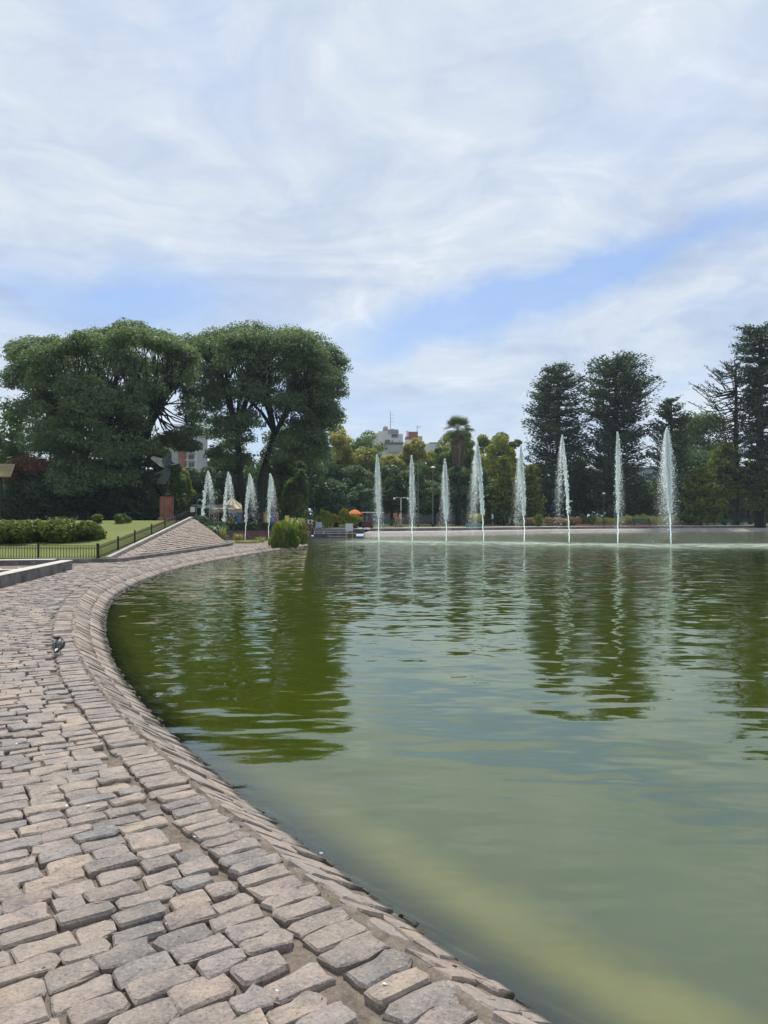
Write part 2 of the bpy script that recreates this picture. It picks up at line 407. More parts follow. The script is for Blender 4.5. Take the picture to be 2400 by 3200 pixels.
M['grey_metal'] = plain('galvanised_metal', (.30, .32, .32), .45, .5, .2, 4)
M['lamp_green'] = plain('lamp_post_paint', (.03, .05, .045), .5, .1, .2, 4)
M['lamp_white'] = plain('lamp_glass', (.75, .77, .76), .3, 0, .05, 4)
M['panel'] = plain('pale_green_panel', (.50, .60, .53), .5, 0, .06, 2)
M['board'] = plain('pale_board', (.62, .66, .66), .6, 0, .05, 2)
M['yellow'] = plain('yellow_paint', (.55, .46, .10), .7, 0, .15, 4)
M['black'] = plain('black_plastic', (.02, .02, .022), .5, 0, .2, 5)
M['brickedge'] = plain('brick_edging', (.30, .12, .08), .9, 0, .35, 4, .01, 30)
M['blue_m'] = plain('mural_blue', (.10, .22, .42), .8, 0, .3, 1.5)
M['pink_m'] = plain('mural_pink', (.36, .035, .11), .8, 0, .3, 1.5)
M['cyan_m'] = plain('mural_sky', (.20, .36, .50), .8, 0, .3, 2.0)
M['purple_m'] = plain('mural_purple', (.14, .05, .14), .8, 0, .35, 1.5)
M['yellow_m'] = plain('mural_yellow', (.60, .46, .07), .8, 0, .25, 1.5)
M['tanroof'] = plain('dry_turf_roof', (.26, .22, .11), .95, 0, .3, 1.0, .03, 8)
# water spray
m, t, out = new_mat('spray')
d = t.node('ShaderNodeBsdfDiffuse'); d.inputs[0].default_value = (.90, .95, .93, 1)
tr = t.node('ShaderNodeBsdfTranslucent'); tr.inputs[0].default_value = (.74, .77, .77, 1)
d.inputs[0].default_value = (.45, .48, .47, 1)
mx = t.node('ShaderNodeAddShader')
t.l.new(d.outputs[0], mx.inputs[0]); t.l.new(tr.outputs[0], mx.inputs[1]); t.l.new(mx.outputs[0], out.inputs[0]); M['spray'] = m

# foliage kinds
G = {
 'tipa': foliage('tipa_leaves', (.062, .106, .068), (.16, .225, .115), .46),
 'dark': foliage('dark_leaves', (.030, .062, .040), (.078, .125, .060), .35),
 'shade': foliage('shade_tree_leaves', (.042, .085, .045), (.115, .175, .075), .38),
 'mid': foliage('mid_green_leaves', (.052, .097, .034), (.14, .205, .065), .4),
 'yellow': foliage('yellowing_leaves', (.17, .185, .045), (.42, .39, .10), .45),
 'olive': foliage('olive_leaves', (.10, .135, .032), (.30, .32, .075), .45),
 'light': foliage('light_green_leaves', (.095, .15, .025), (.23, .30, .055), .4),
 'bluegreen': foliage('blue_green_leaves', (.040, .085, .045), (.12, .20, .11), .3),
 'conifer': foliage('araucaria_needles', (.026, .050, .030), (.078, .112, .055), .25),
 'conifer_y': foliage('young_araucaria_needles', (.045, .075, .018), (.22, .25, .04), .3),
 'golden': foliage('golden_conifer', (.13, .17, .02), (.34, .36, .05), .3),
 'red': foliage('rusty_leaves', (.10, .05, .035), (.26, .12, .08), .3),
 'pink': foliage('dry_pink_grasses', (.16, .10, .07), (.36, .25, .18), .3),
 'bloom': foliage('yellow_flowers', (.16, .22, .04), (.62, .60, .22), .3),
 'white_bloom': foliage('white_flowers', (.45, .50, .35), (.8, .8, .7), .3),
 'reed': foliage('reed_leaves', (.09, .12, .03), (.26, .28, .09), .3),
 'shrub': foliage('shrub_leaves', (.050, .082, .014), (.15, .19, .032), .3),
 'palm': foliage('palm_fronds', (.05, .08, .035), (.16, .20, .09), .25),
 'bank_tuft': foliage('grass_tufts', (.13, .15, .035), (.30, .30, .10), .3),
}

# ---------------------------------------------------------------- foliage builders
def leaf_mesh(name, P0, N, size, rng, mat, parent, tint, aspect=.55, axis=None):
    n = len(P0)
    if axis is None: axis = rng.normal(size=(n, 3))
    N = N / np.maximum(np.linalg.norm(N, axis=1, keepdims=True), 1e-6)
    u = axis - (axis * N).sum(1, keepdims=True) * N
    u /= np.maximum(np.linalg.norm(u, axis=1, keepdims=True), 1e-6)
    v = np.cross(N, u)
    s = (size * rng.uniform(.6, 1.35, n))[:, None]
    V = np.empty((n, 4, 3), dtype=np.float32)
    V[:, 0] = P0 - u * s; V[:, 1] = P0 - v * s * aspect; V[:, 2] = P0 + u * s; V[:, 3] = P0 + v * s * aspect + N * s * .25
    Fc = np.arange(n * 4, dtype=np.int32).reshape(n, 4)
    return raw(name, V.reshape(-1, 3), Fc, mat, parent, attr={'tint': ('FACE', tint)})
def pads_points(pads, n, rng, up=.5, inner=.55, droop=0.0):
    """pads: array (k, 6) centre and radii. Returns points, normals, pad index"""
    pads = np.asarray(pads, dtype=float)
    a = pads[:, 3] * pads[:, 4] + pads[:, 3] * pads[:, 5] + pads[:, 4] * pads[:, 5]
    idx = rng.choice(len(pads), n, p=a / a.sum())
    d = rng.normal(size=(n, 3)); d[:, 2] = np.where(d[:, 2] < 0, d[:, 2] * (1 - .4 * up), d[:, 2]); d /= np.linalg.norm(d, axis=1, keepdims=True)
    r = inner + (1.06 - inner) * rng.random(n) ** .5
    P0 = pads[idx, :3] + d * pads[idx, 3:6] * r[:, None]
    if droop:
        hd = np.hypot(d[:, 0], d[:, 1]); P0[:, 2] -= droop * hd ** 2 * rng.random(n)
    N = d / pads[idx, 3:6] * pads[idx, 3:6].mean(1, keepdims=True); N /= np.linalg.norm(N, axis=1, keepdims=True)
    N = N * .8 + rng.normal(size=(n, 3)) * .55 + np.array([0, 0, up * .6])
    return P0, N, idx
def crown_pads(c, R, H, k, rng, padr=.32, flat=.7, shell=.75, lump=.18, low=-.55):
    """k leaf pads spread through an uneven ellipsoid (half width R, half height H)"""
    out = []
    tries = 0
    seed = rng.uniform(0, 50)
    while len(out) < k and tries < k * 30:
        tries += 1
        d = rng.normal(size=3); d /= np.linalg.norm(d)
        if d[2] < low: continue
        r = shell + (1 - shell) * rng.random() if rng.random() < .75 else rng.random() * shell
        l = 1 + lump * 2 * mnoise.noise(Vector((d[0] * 1.6 + seed, d[1] * 1.6, d[2] * 1.6)))
        pr = padr * R * rng.uniform(.65, 1.3)
        out.append([c[0] + d[0] * (R - pr * .7) * r * l, c[1] + d[1] * (R - pr * .7) * r * l, c[2] + d[2] * (H - pr * flat * .7) * r * l, pr, pr, pr * flat])
    return np.array(out)
def limbs(mb, base, fork, pads, r0, rng, n_main=5, bend=.3, lean=.35, per=None, rmin=.03):
    """a tapered trunk to the fork, main limbs into the crown and a branch to each pad"""
    base = Vector(base); fork = Vector(fork)
    mid = (base + fork) / 2 + Vector((rng.normal() * .08, rng.normal() * .08, 0)) * (fork - base).length
    mb.tube([base - Vector((0, 0, .3)), base + Vector((0, 0, .15)), mid, fork], [r0 * 1.5, r0 * 1.15, r0 * .85, r0 * .75], 8)
    P = [Vector(p[:3]) for p in pads]
    ang = rng.uniform(0, 6.28)
    groups = [[] for _ in range(n_main)]
    for p in P:
        a = (math.atan2(p.y - fork.y, p.x - fork.x) - ang) % (2 * math.pi)
        groups[min(n_main - 1, int(a / (2 * math.pi) * n_main))].append(p)
    for gq in groups:
        if not gq: continue
        cen = sum(gq, Vector()) / len(gq)
        k1 = fork.lerp(cen, .38) + Vector((0, 0, (cen - fork).length * .05))
        k2 = fork.lerp(cen, .78) + Vector((rng.normal() * .3, rng.normal() * .3, 0))
        mb.tube([fork - Vector((0, 0, r0 * .5)), k1, k2, cen], [r0 * .62, r0 * .46, r0 * .3, r0 * .18], 6)
        sel = gq if per is None or len(gq) <= per else [gq[i] for i in rng.choice(len(gq), per, replace=False)]
        for p in sel:
            f = rng.uniform(.25, .95)
            s0 = k1.lerp(k2, f)
            m1 = s0.lerp(p, .5) + Vector((rng.normal(), rng.normal(), rng.normal() * .6 - .2)) * (p - s0).length * .09
            mb.tube([s0, m1, p], [r0 * .24, r0 * .15, max(rmin, r0 * .05)], 5, cap=False)
NTREE = [0]
def tree(name, label, base, H, R, kind, seed, cat='tree', group=None, leaf=.2, n=9000, k=34, low=.35, trunk=.28, padr=.34, flat=.75,
         Hc=None, lump=.2, bark='bark', up=.5, lean=(0, 0), droop=0.0, inner=.5, ymul=1.0):
    """base: world point; H: full height; R: crown half width; low: crown's lowest height as a share of H"""
    rng = np.random.default_rng(seed)
    e = empty(name, base)
    tag(e, label, cat, group)
    cz0 = H * low; hc = (H - cz0) / 2; cc = (lean[0], lean[1], cz0 + hc)
    pads = crown_pads(cc, R, hc, k, rng, padr, flat, lump=lump, low=-.8)
    pads[:, 1] *= ymul
    mb = MB(); limbs(mb, (0, 0, 0), (lean[0] * .4, lean[1] * .4, cz0 + hc * .25), pads, trunk, rng, per=6)
    mb.build('trunk', M[bark], e, True)
    P0, N, idx = pads_points(pads, n, rng, up, inner, droop)
    pt = rng.random(len(pads))
    tint = np.clip(pt[idx] * .55 + rng.random(n) * .5, 0, 1)
    leaf_mesh('crown', P0, N, leaf, rng, G[kind], e, tint)
    return e
def bush(name, label, base, pads, kind, seed, n=2500, leaf=.1, cat='shrub', group=None, up=.4, stems=5, aspect=.5, upright=0.0, part='foliage'):
    rng = np.random.default_rng(seed)
    e = empty(name, base); tag(e, label, cat, group)
    pads = np.array(pads, dtype=float)
    P0, N, idx = pads_points(pads, n, rng, up, .35)
    P0[:, 2] = np.abs(P0[:, 2])
    pt = rng.random(len(pads)); tint = np.clip(pt[idx] * .4 + rng.random(n) * .6, 0, 1)
    axis = None
    if upright:
        axis = rng.normal(size=(n, 3)) * (1 - upright); axis[:, 2] += upright * 1.5
        N = N * (1, 1, .2)
    leaf_mesh(part, P0, N, leaf, rng, G[kind], e, tint, aspect, axis)
    mb = MB()
    for i in range(stems):
        p = pads[rng.integers(len(pads))]
        mb.tube([(p[0] * .3, p[1] * .3, 0), (p[0] * .6, p[1] * .6, p[2] * .5), (p[0], p[1], p[2])], [.03, .022, .01], 5)
    mb.build('stem', M['bark'], e, True)
    return e
def blades(name, label, base, R, H, kind, seed, n=180, cat='plant', group=None, wd=.02, part='leaves', spread=.8, droopf=.35):
    """a tuft of arching strap leaves"""
    rng = np.random.default_rng(seed)
    e = empty(name, base); tag(e, label, cat, group)
    V = []; Fc = []; T = []
    for i in range(n):
        a = rng.uniform(0, 6.283); r0 = R * .35 * math.sqrt(rng.random()); h = H * rng.uniform(.55, 1.1); o = R * spread * rng.random()
        d = Vector((math.cos(a), math.sin(a), 0)); sdv = Vector((-math.sin(a), math.cos(a), 0)) * wd
        p0 = d * r0; b0 = len(V)
        pr = [p0, p0 + d * o * .3 + Vector((0, 0, h * .55)), p0 + d * o * .75 + Vector((0, 0, h * .95)), p0 + d * o * 1.25 + Vector((0, 0, h * (1 - droopf * rng.random())))]
        for j, p in enumerate(pr):
            ww = (1, .9, .6, .1)[j]; V += [p - sdv * ww, p + sdv * ww]
        for j in range(3): Fc.append((b0 + 2 * j, b0 + 2 * j + 1, b0 + 2 * j + 3, b0 + 2 * j + 2))
        T += [rng.random()] * 3
    raw(part, V, np.array(Fc), G[kind], e, attr={'tint': ('FACE', T)})
    return e
def grow_conifer(name, label, base, H, R, kind, seed, prof, group=None, trunk=.4, nb=150, tuft=24, leaf=.16, bare=.25, rise=.25, clear=.15, cat='tree', thick=.3, side=None, whorl=0):
    """araucaria: a straight trunk, branches in whorls that carry needles along their outer part.
    prof: list of (height share, radius share)"""
    rng = np.random.default_rng(seed)
    e = empty(name, base); tag(e, label, cat, group)
    mb = MB()
    mb.tube([(0, 0, -.3), (0, 0, H * .3), (0, 0, H * .7), (0, 0, H * .97)], [trunk * 1.2, trunk * .9, trunk * .55, trunk * .15], 9)
    mb.build('trunk', M['bark'], e, True)
    hs = [p[0] for p in prof]; rs = [p[1] for p in prof]
    bb = MB(); PP = []; NN = []; AX = []; TT = []
    for i in range(nb):
        h = clear + (1 - clear) * ((i + rng.random()) / nb)
        if whorl: h = (math.floor(h * H / whorl) + .5 + rng.normal() * .27) * whorl / H; h = min(h, .995)
        a = rng.uniform(0, 6.283); L = R * np.interp(h, hs, rs) * rng.uniform(.55, 1.15)
        if side is not None and math.cos(a) * side < 0: L *= .55
        z0 = h * H * .97; d = Vector((math.cos(a), math.sin(a), 0))
        rz = rise * L * rng.uniform(.6, 1.3)
        p0 = Vector((0, 0, z0)); p1 = p0 + d * L * .55 + Vector((0, 0, -rz * .25)); p2 = p0 + d * L + Vector((0, 0, rz * .6))
        bb.tube([p0, p1, p2], [.09, .06, .03], 4, cap=False)
        m = max(4, int(tuft * (L / R * .7 + .3)))
        tt = bare + (1 - bare) * rng.random(m)
        pt = np.array([(p0 * (1 - x) ** 2 + p1 * 2 * x * (1 - x) + p2 * x * x)[:] for x in tt])
        w_ = thick * (0.45 + tt)[:, None]
        pt = pt + np.clip(rng.normal(size=(m, 3)), -1.5, 1.5) * w_ * (1, 1, .5)
        PP.append(pt); NN.append(rng.normal(size=(m, 3)) + np.array([0, 0, .6]))
        AX.append(np.tile(np.array(d) * 1.2, (m, 1)) + rng.normal(size=(m, 3)) * .5)
        TT.append(np.clip(rng.random() * .6 + rng.random(m) * .5, 0, 1))
    bb.build('branches', M['bark'], e, True)
    P0 = np.vstack(PP); leaf_mesh('crown', P0, np.vstack(NN), leaf, rng, G[kind], e, np.concatenate(TT), .32, np.vstack(AX))
    return e
# ---------------------------------------------------------------- the shore curve (water line, z = WZ)
WZ = -.30
ctrl = [(10.5, -9.5), (6.9, -4.9), (3.1, -.31), (.625, 2.765), (.40, 3.047), (.108, 3.43), (-.09, 3.72), (-.356, 4.07), (-.775, 4.77), (-1.15, 5.27),
        (-1.445, 5.78), (-1.836, 6.38), (-2.54, 7.67), (-3.2, 8.9), (-4.45, 11.8), (-5.35, 14.2), (-6.30, 17.3), (-6.88, 20.8), (-7.22, 25.1), (-7.1, 30.1),
        (-6.3, 36.6), (-5.55, 41.0), (-4.85, 45.9)]
def resample(pts, step):
    pts = np.array(pts, float); L = np.r_[0, np.cumsum(np.hypot(*np.diff(pts, axis=0).T))]
    s = np.arange(0, L[-1], step); return np.c_[np.interp(s, L, pts[:, 0]), np.interp(s, L, pts[:, 1])]
SH = resample(ctrl, .1)
for _ in range(260):
    SH[1:-1] = SH[1:-1] * .5 + (SH[:-2] + SH[2:]) * .25
SL = np.r_[0, np.cumsum(np.hypot(*np.diff(SH, axis=0).T))]
ST = np.gradient(SH, axis=0); ST /= np.linalg.norm(ST, axis=1, keepdims=True)
for _ in range(200): ST[1:-1] = ST[1:-1] * .5 + (ST[:-2] + ST[2:]) * .25
ST /= np.linalg.norm(ST, axis=1, keepdims=True)
SMAX = SL[-1]
def sp(s, n):
    """shore coordinates: s along the shore, n inland"""
    x = np.interp(s, SL, SH[:, 0]); y = np.interp(s, SL, SH[:, 1]); tx = np.interp(s, SL, ST[:, 0]); ty = np.interp(s, SL, ST[:, 1])
    return x - ty * n, y + tx * n, tx, ty
SLOPE_W = .46
def slope_z(n):
    return np.where(n < SLOPE_W, WZ + (n / SLOPE_W) * (-WZ), 0.0)
KO, KI, PV = SLOPE_W + .04, SLOPE_W + .285, SLOPE_W + .298

# lake outline (water line)
sh_in = [tuple(p) for p in SH[::8]]
tip = [(-4.75, 46.8), (-4.9, 47.5), (-5.6, 48.2), (-8, 48.9), (-12.5, 49.6), (-14.6, 51.5), (-14.6, 64.5), (-13.6, 65.9), (-7.4, 65.9), (-7.2, 67.6), (-1.9, 67.8)]
far = [(-1.6, 68.4), (1.5, 69.9), (8.2, 74.0), (18.2, 81.3), (32.5, 87.6), (47.5, 91.5), (75, 96)]
rest = [(110, 90), (118, 40), (70, -12), (30, -22)]
LAKE = sh_in + tip + far + rest
lk = np.array(LAKE)
def inside(px, py, poly):
    c = np.zeros(px.shape, bool); n = len(poly); j = n - 1
    for i in range(n):
        xi, yi = poly[i]; xj, yj = poly[j]
        if yi != yj:
            c ^= ((yi > py) != (yj > py)) & (px < (xj - xi) * (py - yi) / (yj - yi) + xi)
        j = i
    return c
def dist_poly(px, py, poly, closed=True):
    d = np.full(px.shape, 1e9); n = len(poly)
    for i in range(n if closed else n - 1):
        x0, y0 = poly[i]; x1, y1 = poly[(i + 1) % n]
        vx, vy = x1 - x0, y1 - y0; L = vx * vx + vy * vy + 1e-9
        t = np.clip(((px - x0) * vx + (py - y0) * vy) / L, 0, 1)
        d = np.minimum(d, np.hypot(px - x0 - vx * t, py - y0 - vy * t))
    return d
# fountain bases: photo column, row of the base, photo column and row of the apex, drift of the falling water (photo columns)
JETS = [(1184, 1693, 1178, 1421, 14), (1288, 1694, 1286, 1425, 10), (1395, 1695, 1390, 1436, 4), (1511, 1696, 1492, 1383, -34), (1639, 1697, 1628, 1392, -26),
        (1779, 1700, 1757, 1361, -34), (1931, 1702, 1930, 1351, 18), (2096, 1704, 2084, 1338, 6)]
JP = [gnd(j[0], j[1], WZ) for j in JETS]
jl = [(p.x, p.y) for p in JP]
gx = np.concatenate([np.arange(-30, -9, .6), np.arange(-9, 4, .16), np.arange(4, 20, .6), np.arange(20, 130, 3.0)])
gy = np.concatenate([np.arange(-26, 2, .6), np.arange(2, 16, .16), np.arange(16, 60, .4), np.arange(60, 104, 1.5)])
GX, GY = np.meshgrid(gx, gy)
ins = inside(GX, GY, LAKE); ds = dist_poly(GX, GY, LAKE) * np.where(ins, 1, -1)
dj = dist_poly(GX, GY, jl + [(30, 47.5), (60, 49)], False)
sideY = np.where(GY > 51, .55, 1.0)
foam = np.exp(-(dj / np.where(GY > 50, 3.0, 4.6)) ** 2) * np.clip((GX + 6) / 5, 0, 1)
chop = 1 / (1 + (dj / np.where(GY > 51, 2.2, 8.5)) ** 2) * np.clip((GX + 9) / 9, .12, 1) * np.where(GX / np.maximum(GY, 1) > .2, np.clip(1.5 - (GX / np.maximum(GY, 1)) * 2.6, .35, 1), 1)
near_pale = np.clip((6.3 - np.hypot(GX * .55, GY)) / 3.2, 0, 1) ** 1.2  # paleness falls off with distance from the camera
iy, ix = np.meshgrid(np.arange(len(gy) - 1), np.arange(len(gx) - 1), indexing='ij')
a = (iy * len(gx) + ix); q = np.stack([a, a + 1, a + len(gx) + 1, a + len(gx)], -1)
keep = (np.maximum.reduce([ds[:-1, :-1], ds[1:, :-1], ds[:-1, 1:], ds[1:, 1:]]) > -.35)
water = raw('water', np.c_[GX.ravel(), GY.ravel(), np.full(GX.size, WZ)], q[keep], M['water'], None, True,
            {'shore': ('POINT', ds.ravel()), 'foam': ('POINT', foam.ravel()), 'chop': ('POINT', chop.ravel()), 'near_pale': ('POINT', near_pale.ravel())})
tag(water, 'green lake water with ripples and tree reflections', kind='structure')

# lake bed under the near shore, and the slope, strip and pavement bed that rise from it
def nz(x, y, sc, seed=0.0):
    return mnoise.noise(Vector((x * sc + seed, y * sc, seed)))
ns = np.concatenate([[-14, -6, -3, -2.0, -1.4, -1.0, -.7, -.45, -.25, -.1], np.arange(0, SLOPE_W, .07), [SLOPE_W, SLOPE_W + .03, SLOPE_W + .06, SLOPE_W + .10], np.arange(SLOPE_W + .14, 2.6, .05), np.arange(2.6, 9, .4)])
sfine = np.arange(2, 14, .05) if False else None
ss = np.concatenate([np.arange(4, 11, .4), np.arange(11, 22, .05), np.arange(22, 34, .12), np.arange(34, SMAX, .5), [SMAX]])
V = []; alg = []
for s_ in ss:
    for n_ in ns:
        x, y, _, _ = sp(s_, n_)
        if n_ < 0: z = max(-1.5, WZ + n_ * .62)
        else: z = float(slope_z(n_))
        if n_ >= 0:
            if n_ < SLOPE_W: z -= .014 - .014 * nz(x, y, 9)
            elif n_ < KO + .02: z -= .004 - .010 * nz(x, y, 12)
            else: z -= .024 - .022 * nz(x, y, 5.5) - .012 * nz(x, y, 17, 3)
        V.append((x, y, z)); alg.append(math.exp(-((n_ + .8) / .35) ** 2) if n_ < 0 else 0)
k = len(ns); i, j = np.meshgrid(np.arange(len(ss) - 1), np.arange(k - 1), indexing='ij'); a = i * k + j
q = np.stack([a, a + k, a + k + 1, a + 1], -1).reshape(-1, 4)
jj = j.ravel()
bedf = q[jj < 9]; bankf = q[(jj >= 9)]
tag(raw('lake_bed', V, bedf, M['lakebed'], None, True, {'algae': ('POINT', alg)}), 'silty lake bed under the shallow edge', kind='structure')
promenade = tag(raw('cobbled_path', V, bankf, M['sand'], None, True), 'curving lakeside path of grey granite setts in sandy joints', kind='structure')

# ---------------------------------------------------------------- stones
def stone_variant(rng, k=10, rnd=.16, rough=.06):
    """unit stone: half length 1, half width 1, top near z = 0"""
    base = [(-1 + rnd * .7, -1), (0, -1), (1 - rnd * .7, -1), (1, -1 + rnd * 1.4), (1, 1 - rnd * 1.4), (1 - rnd * .7, 1), (0, 1), (-1 + rnd * .7, 1), (-1, 1 - rnd * 1.4), (-1, -1 + rnd * 1.4)]
    o = np.array(base) + rng.normal(size=(10, 2)) * rough * (1, 1.5)
    tilt = rng.normal(size=2) * .0028
    V = [(0, 0, .002 + rng.normal() * .0015)]
    for x, y in o * (.94, .88) + rng.normal(size=(10, 2)) * (.012, .02): V.append((x, y, x * tilt[0] + y * tilt[1] + rng.normal() * .0016))
    for x, y in o: V.append((x, y, -.0085 + x * tilt[0] + rng.normal() * .003))
    for x, y in o * (.93, .9): V.append((x, y, -.075))
    Fc = []
    for i in range(10):
        j = (i + 1) % 10
        Fc.append((0, 1 + i, 1 + j)); Fc.append((1 + i, 11 + i, 11 + j)); Fc.append((1 + i, 11 + j, 1 + j))
        Fc.append((11 + i, 21 + i, 21 + j)); Fc.append((11 + i, 21 + j, 11 + j))
    return np.array(V, float), np.array(Fc)
srng = np.random.default_rng(5)
VAR = [stone_variant(srng, rnd=srng.uniform(.12, .24), rough=srng.uniform(.05, .105)) for _ in range(18)]
def lay(stones, name, parent, mat, nind, rest_name):
    """stones: (centre, xdir, ydir, normal, half length, half width, raise). The nearest ones in view are objects"""
    def key(st):
        c = st[0]; d = math.hypot(c[0], c[1])
        return d if (abs(c[0]) < .56 * c[1] + .1 and c[1] > 2.1) else 1e4 + d
    stones = sorted(stones, key=key)
    meshes = []
    for V_, F_ in VAR:
        me = bpy.data.meshes.new(name); me.from_pydata(V_.tolist(), [], F_.tolist()); me.materials.append(mat)
        meshes.append(me)
    for st in stones[:nind]:
        c, xd, yd, nn, hl, hw, up = st; v = srng.integers(len(VAR))
        X = Vector(xd) * hl * (1 if srng.random() < .5 else -1); Y_ = Vector(yd) * hw; Z = Vector(nn)
        Mx = Matrix(((X.x, Y_.x, Z.x, c[0] + Z.x * up), (X.y, Y_.y, Z.y, c[1] + Z.y * up), (X.z, Y_.z, Z.z, c[2] + Z.z * up), (0, 0, 0, 1)))
        if Mx.to_3x3().determinant() < 0:
            for r_ in range(3): Mx[r_][0] *= -1
        o = bpy.data.objects.new(name, meshes[v]); link(o, parent); o.matrix_local = Mx
    R_ = stones[nind:]
    if R_:
        Vs = []; Fs = []; T = []; b0 = 0
        for st in R_:
            c, xd, yd, nn, hl, hw, up = st; V_, F_ = VAR[srng.integers(len(VAR))]
            A = np.array([np.array(xd) * hl, np.array(yd) * hw, np.array(nn)])
            if np.linalg.det(A) < 0: A[0] *= -1
            Vs.append(V_ @ A + np.array(c) + np.array(nn) * up); Fs.append(F_ + b0); b0 += len(V_); T.append(np.full(len(F_), srng.random()))
        o = raw(rest_name, np.vstack(Vs), np.vstack(Fs), mat, parent, False, {'tone': ('FACE', np.concatenate(T))})
        o['kind'] = 'stuff'
def seen(x, y, mg=1.0): return y > 1.2 and abs(x) < .53 * y + mg
# left limit of the setts (foot of the low wall and of the mound kerb)
LIM = [(0, -30), (13.6, -30), (13.65, -8.2), (22.3, -9.38), (22.4, -9.9), (25.2, -10.2), (25.5, -9.2), (30.5, -8.75), (39.8, -8.25), (42.0, -8.8), (42.6, -10), (44, -12)]
def limx(y): return np.interp(y, [p[0] for p in LIM], [p[1] for p in LIM])
st = []
s_ = 12.0
while s_ < SMAX - .05:
    wd = .118 * srng.uniform(.86, 1.16); n_ = PV + (srng.random() * .1 if srng.random() < .5 else 0)
    first = True
    while n_ < 9.5:
        ln = srng.choice([.17, .2, .215, .24, .14], p=[.2, .3, .25, .15, .1]) * srng.uniform(.93, 1.07)
        nc = n_ + ln / 2; x, y, tx, ty = sp(s_ + wd / 2, nc)
        yl = float(y)
        if yl > 44.3: break
        if x - ln * .5 < limx(yl): break
        if seen(x, y):
            wob = srng.normal() * .018
            ox = .010 * srng.normal(); f = 1 + nc / 42.0
            c_, s2 = math.cos(wob), math.sin(wob)
            xd = (-ty * c_ - tx * s2, tx * c_ - ty * s2, srng.normal() * .02); yd = (tx * c_ - ty * s2, ty * c_ + tx * s2, srng.normal() * .02)
            st.append(((float(x) + tx * ox, float(y) + ty * ox, 0.0), xd, yd, (0, 0, 1), ln / 2 - srng.uniform(.002, .010), wd * f / 2 - srng.uniform(.0, .0035), srng.normal() * .0045))
        elif x < -.53 * y - 1.2 and n_ > PV + .5 and y > 1.5: break
        n_ += ln
    s_ += wd
lay(st, 'sett', promenade, M['sett'], 300, 'far_setts')
kerb = tag(empty('kerb', (0, 0, 0)), 'kerb of granite header stones along the path edge', kind='structure')
st = []; s_ = 11.0
while s_ < SMAX:
    wd = .113 * srng.uniform(.85, 1.2); ln = (KI - KO) * srng.uniform(.92, 1.0)
    x, y, tx, ty = sp(s_ + wd / 2, (KO + KI) / 2 + srng.normal() * .006)
    if seen(x, y, 2): st.append(((float(x), float(y), .004), (-ty, tx, 0), (tx, ty, 0), (0, 0, 1), ln / 2, wd / 2 - srng.uniform(.0, .004), srng.normal() * .004))
    s_ += wd
lay(st, 'kerb_stone', kerb, M['sett'], 300, 'far_kerb_stones')
bank = tag(empty('bank', (0, 0, 0)), 'sloping stone bank between the kerb and the water', kind='structure')
st = []
Lsl = math.hypot(SLOPE_W, WZ); cs, sn = SLOPE_W / Lsl, -WZ / Lsl
for row in range(4):
    s_ = 11.0 + row * .05
    while s_ < SMAX:
        wd = .11 * srng.uniform(.8, 1.25); ln = .262 * srng.uniform(.88, 1.04)
        d_ = Lsl + .012 - (row + .5) * .27 + srng.normal() * .008
        n_ = d_ * cs; z = WZ + d_ * sn
        x, y, tx, ty = sp(s_ + wd / 2, n_)
        if seen(x, y, 2):
            nx, ny = -ty, tx
            sk = -.30 + srng.normal() * .05
            xd = np.array([nx * cs, ny * cs, sn]); yd = np.array([tx, ty, 0.0])
            nn = np.array([-nx * sn, -ny * sn, cs])
            x2 = xd * math.cos(sk) + yd * math.sin(sk); y2 = yd * math.cos(sk) - xd * math.sin(sk)
            st.append(((float(x), float(y), z), tuple(x2), tuple(y2), tuple(nn), ln / 2 * 1.05, wd / 2 - srng.uniform(-.003, .004), srng.normal() * .006 - .002))
        s_ += wd
lay(st, 'bank_stone', bank, M['bank'], 300, 'far_bank_stones')

# ---------------------------------------------------------------- ground sheets
from mathutils.geometry import tessellate_polygon
def sheet(name, outer, holes, z, mat, parent=None):
    polys = [[Vector((x, y, 0)) for x, y in outer]] + [[Vector((x, y, 0)) for x, y in h] for h in holes]
    tris = tessellate_polygon(polys); flat = [p for pl in polys for p in pl]
    V = [(p.x, p.y, z(p.x, p.y) if callable(z) else z) for p in flat]
    o = raw(name, V, [tuple(t) for t in tris], mat, parent)
    bm = bmesh.new(); bm.from_mesh(o.data); bmesh.ops.recalc_face_normals(bm, faces=bm.faces)
    for f in bm.faces:
        if f.normal.z < 0: f.normal_flip()
    bm.to_mesh(o.data); bm.free(); return o
near_off = []
for s_ in np.arange(0, SMAX, .8):
    x, y, _, _ = sp(s_, .50); near_off.append((float(x), float(y)))
# wall foot line of the far bank
FW = [(-1.6, 75.2), (2.0, 76.2), (8.6, 79.5), (18.6, 86.0), (27.3, 90.2), (51.0, 98.4), (78, 104)]
hole = near_off + [(-5.3, 45.9), (-5.2, 46.9), (-5.9, 47.7), (-8, 48.4), (-12.5, 49.2), (-15.0, 51.3), (-15.0, 64.5), (-14.0, 66.2), (-2.0, 69.2)] + FW + [(120, 100), (124, 40), (72, -15), (31, -24)]
grd = sheet('ground', [(-900, -60), (900, -60), (900, 1500), (-900, 1500)], [hole], -.045, M['dirt'])
tag(grd, 'bare earth ground around the lake', kind='structure')
floor = sheet('lake_floor', [(-30, -40), (130, -40), (130, 110), (-30, 110)], [], -1.55, M['lakebed']); tag(floor, 'deep lake floor', kind='structure')
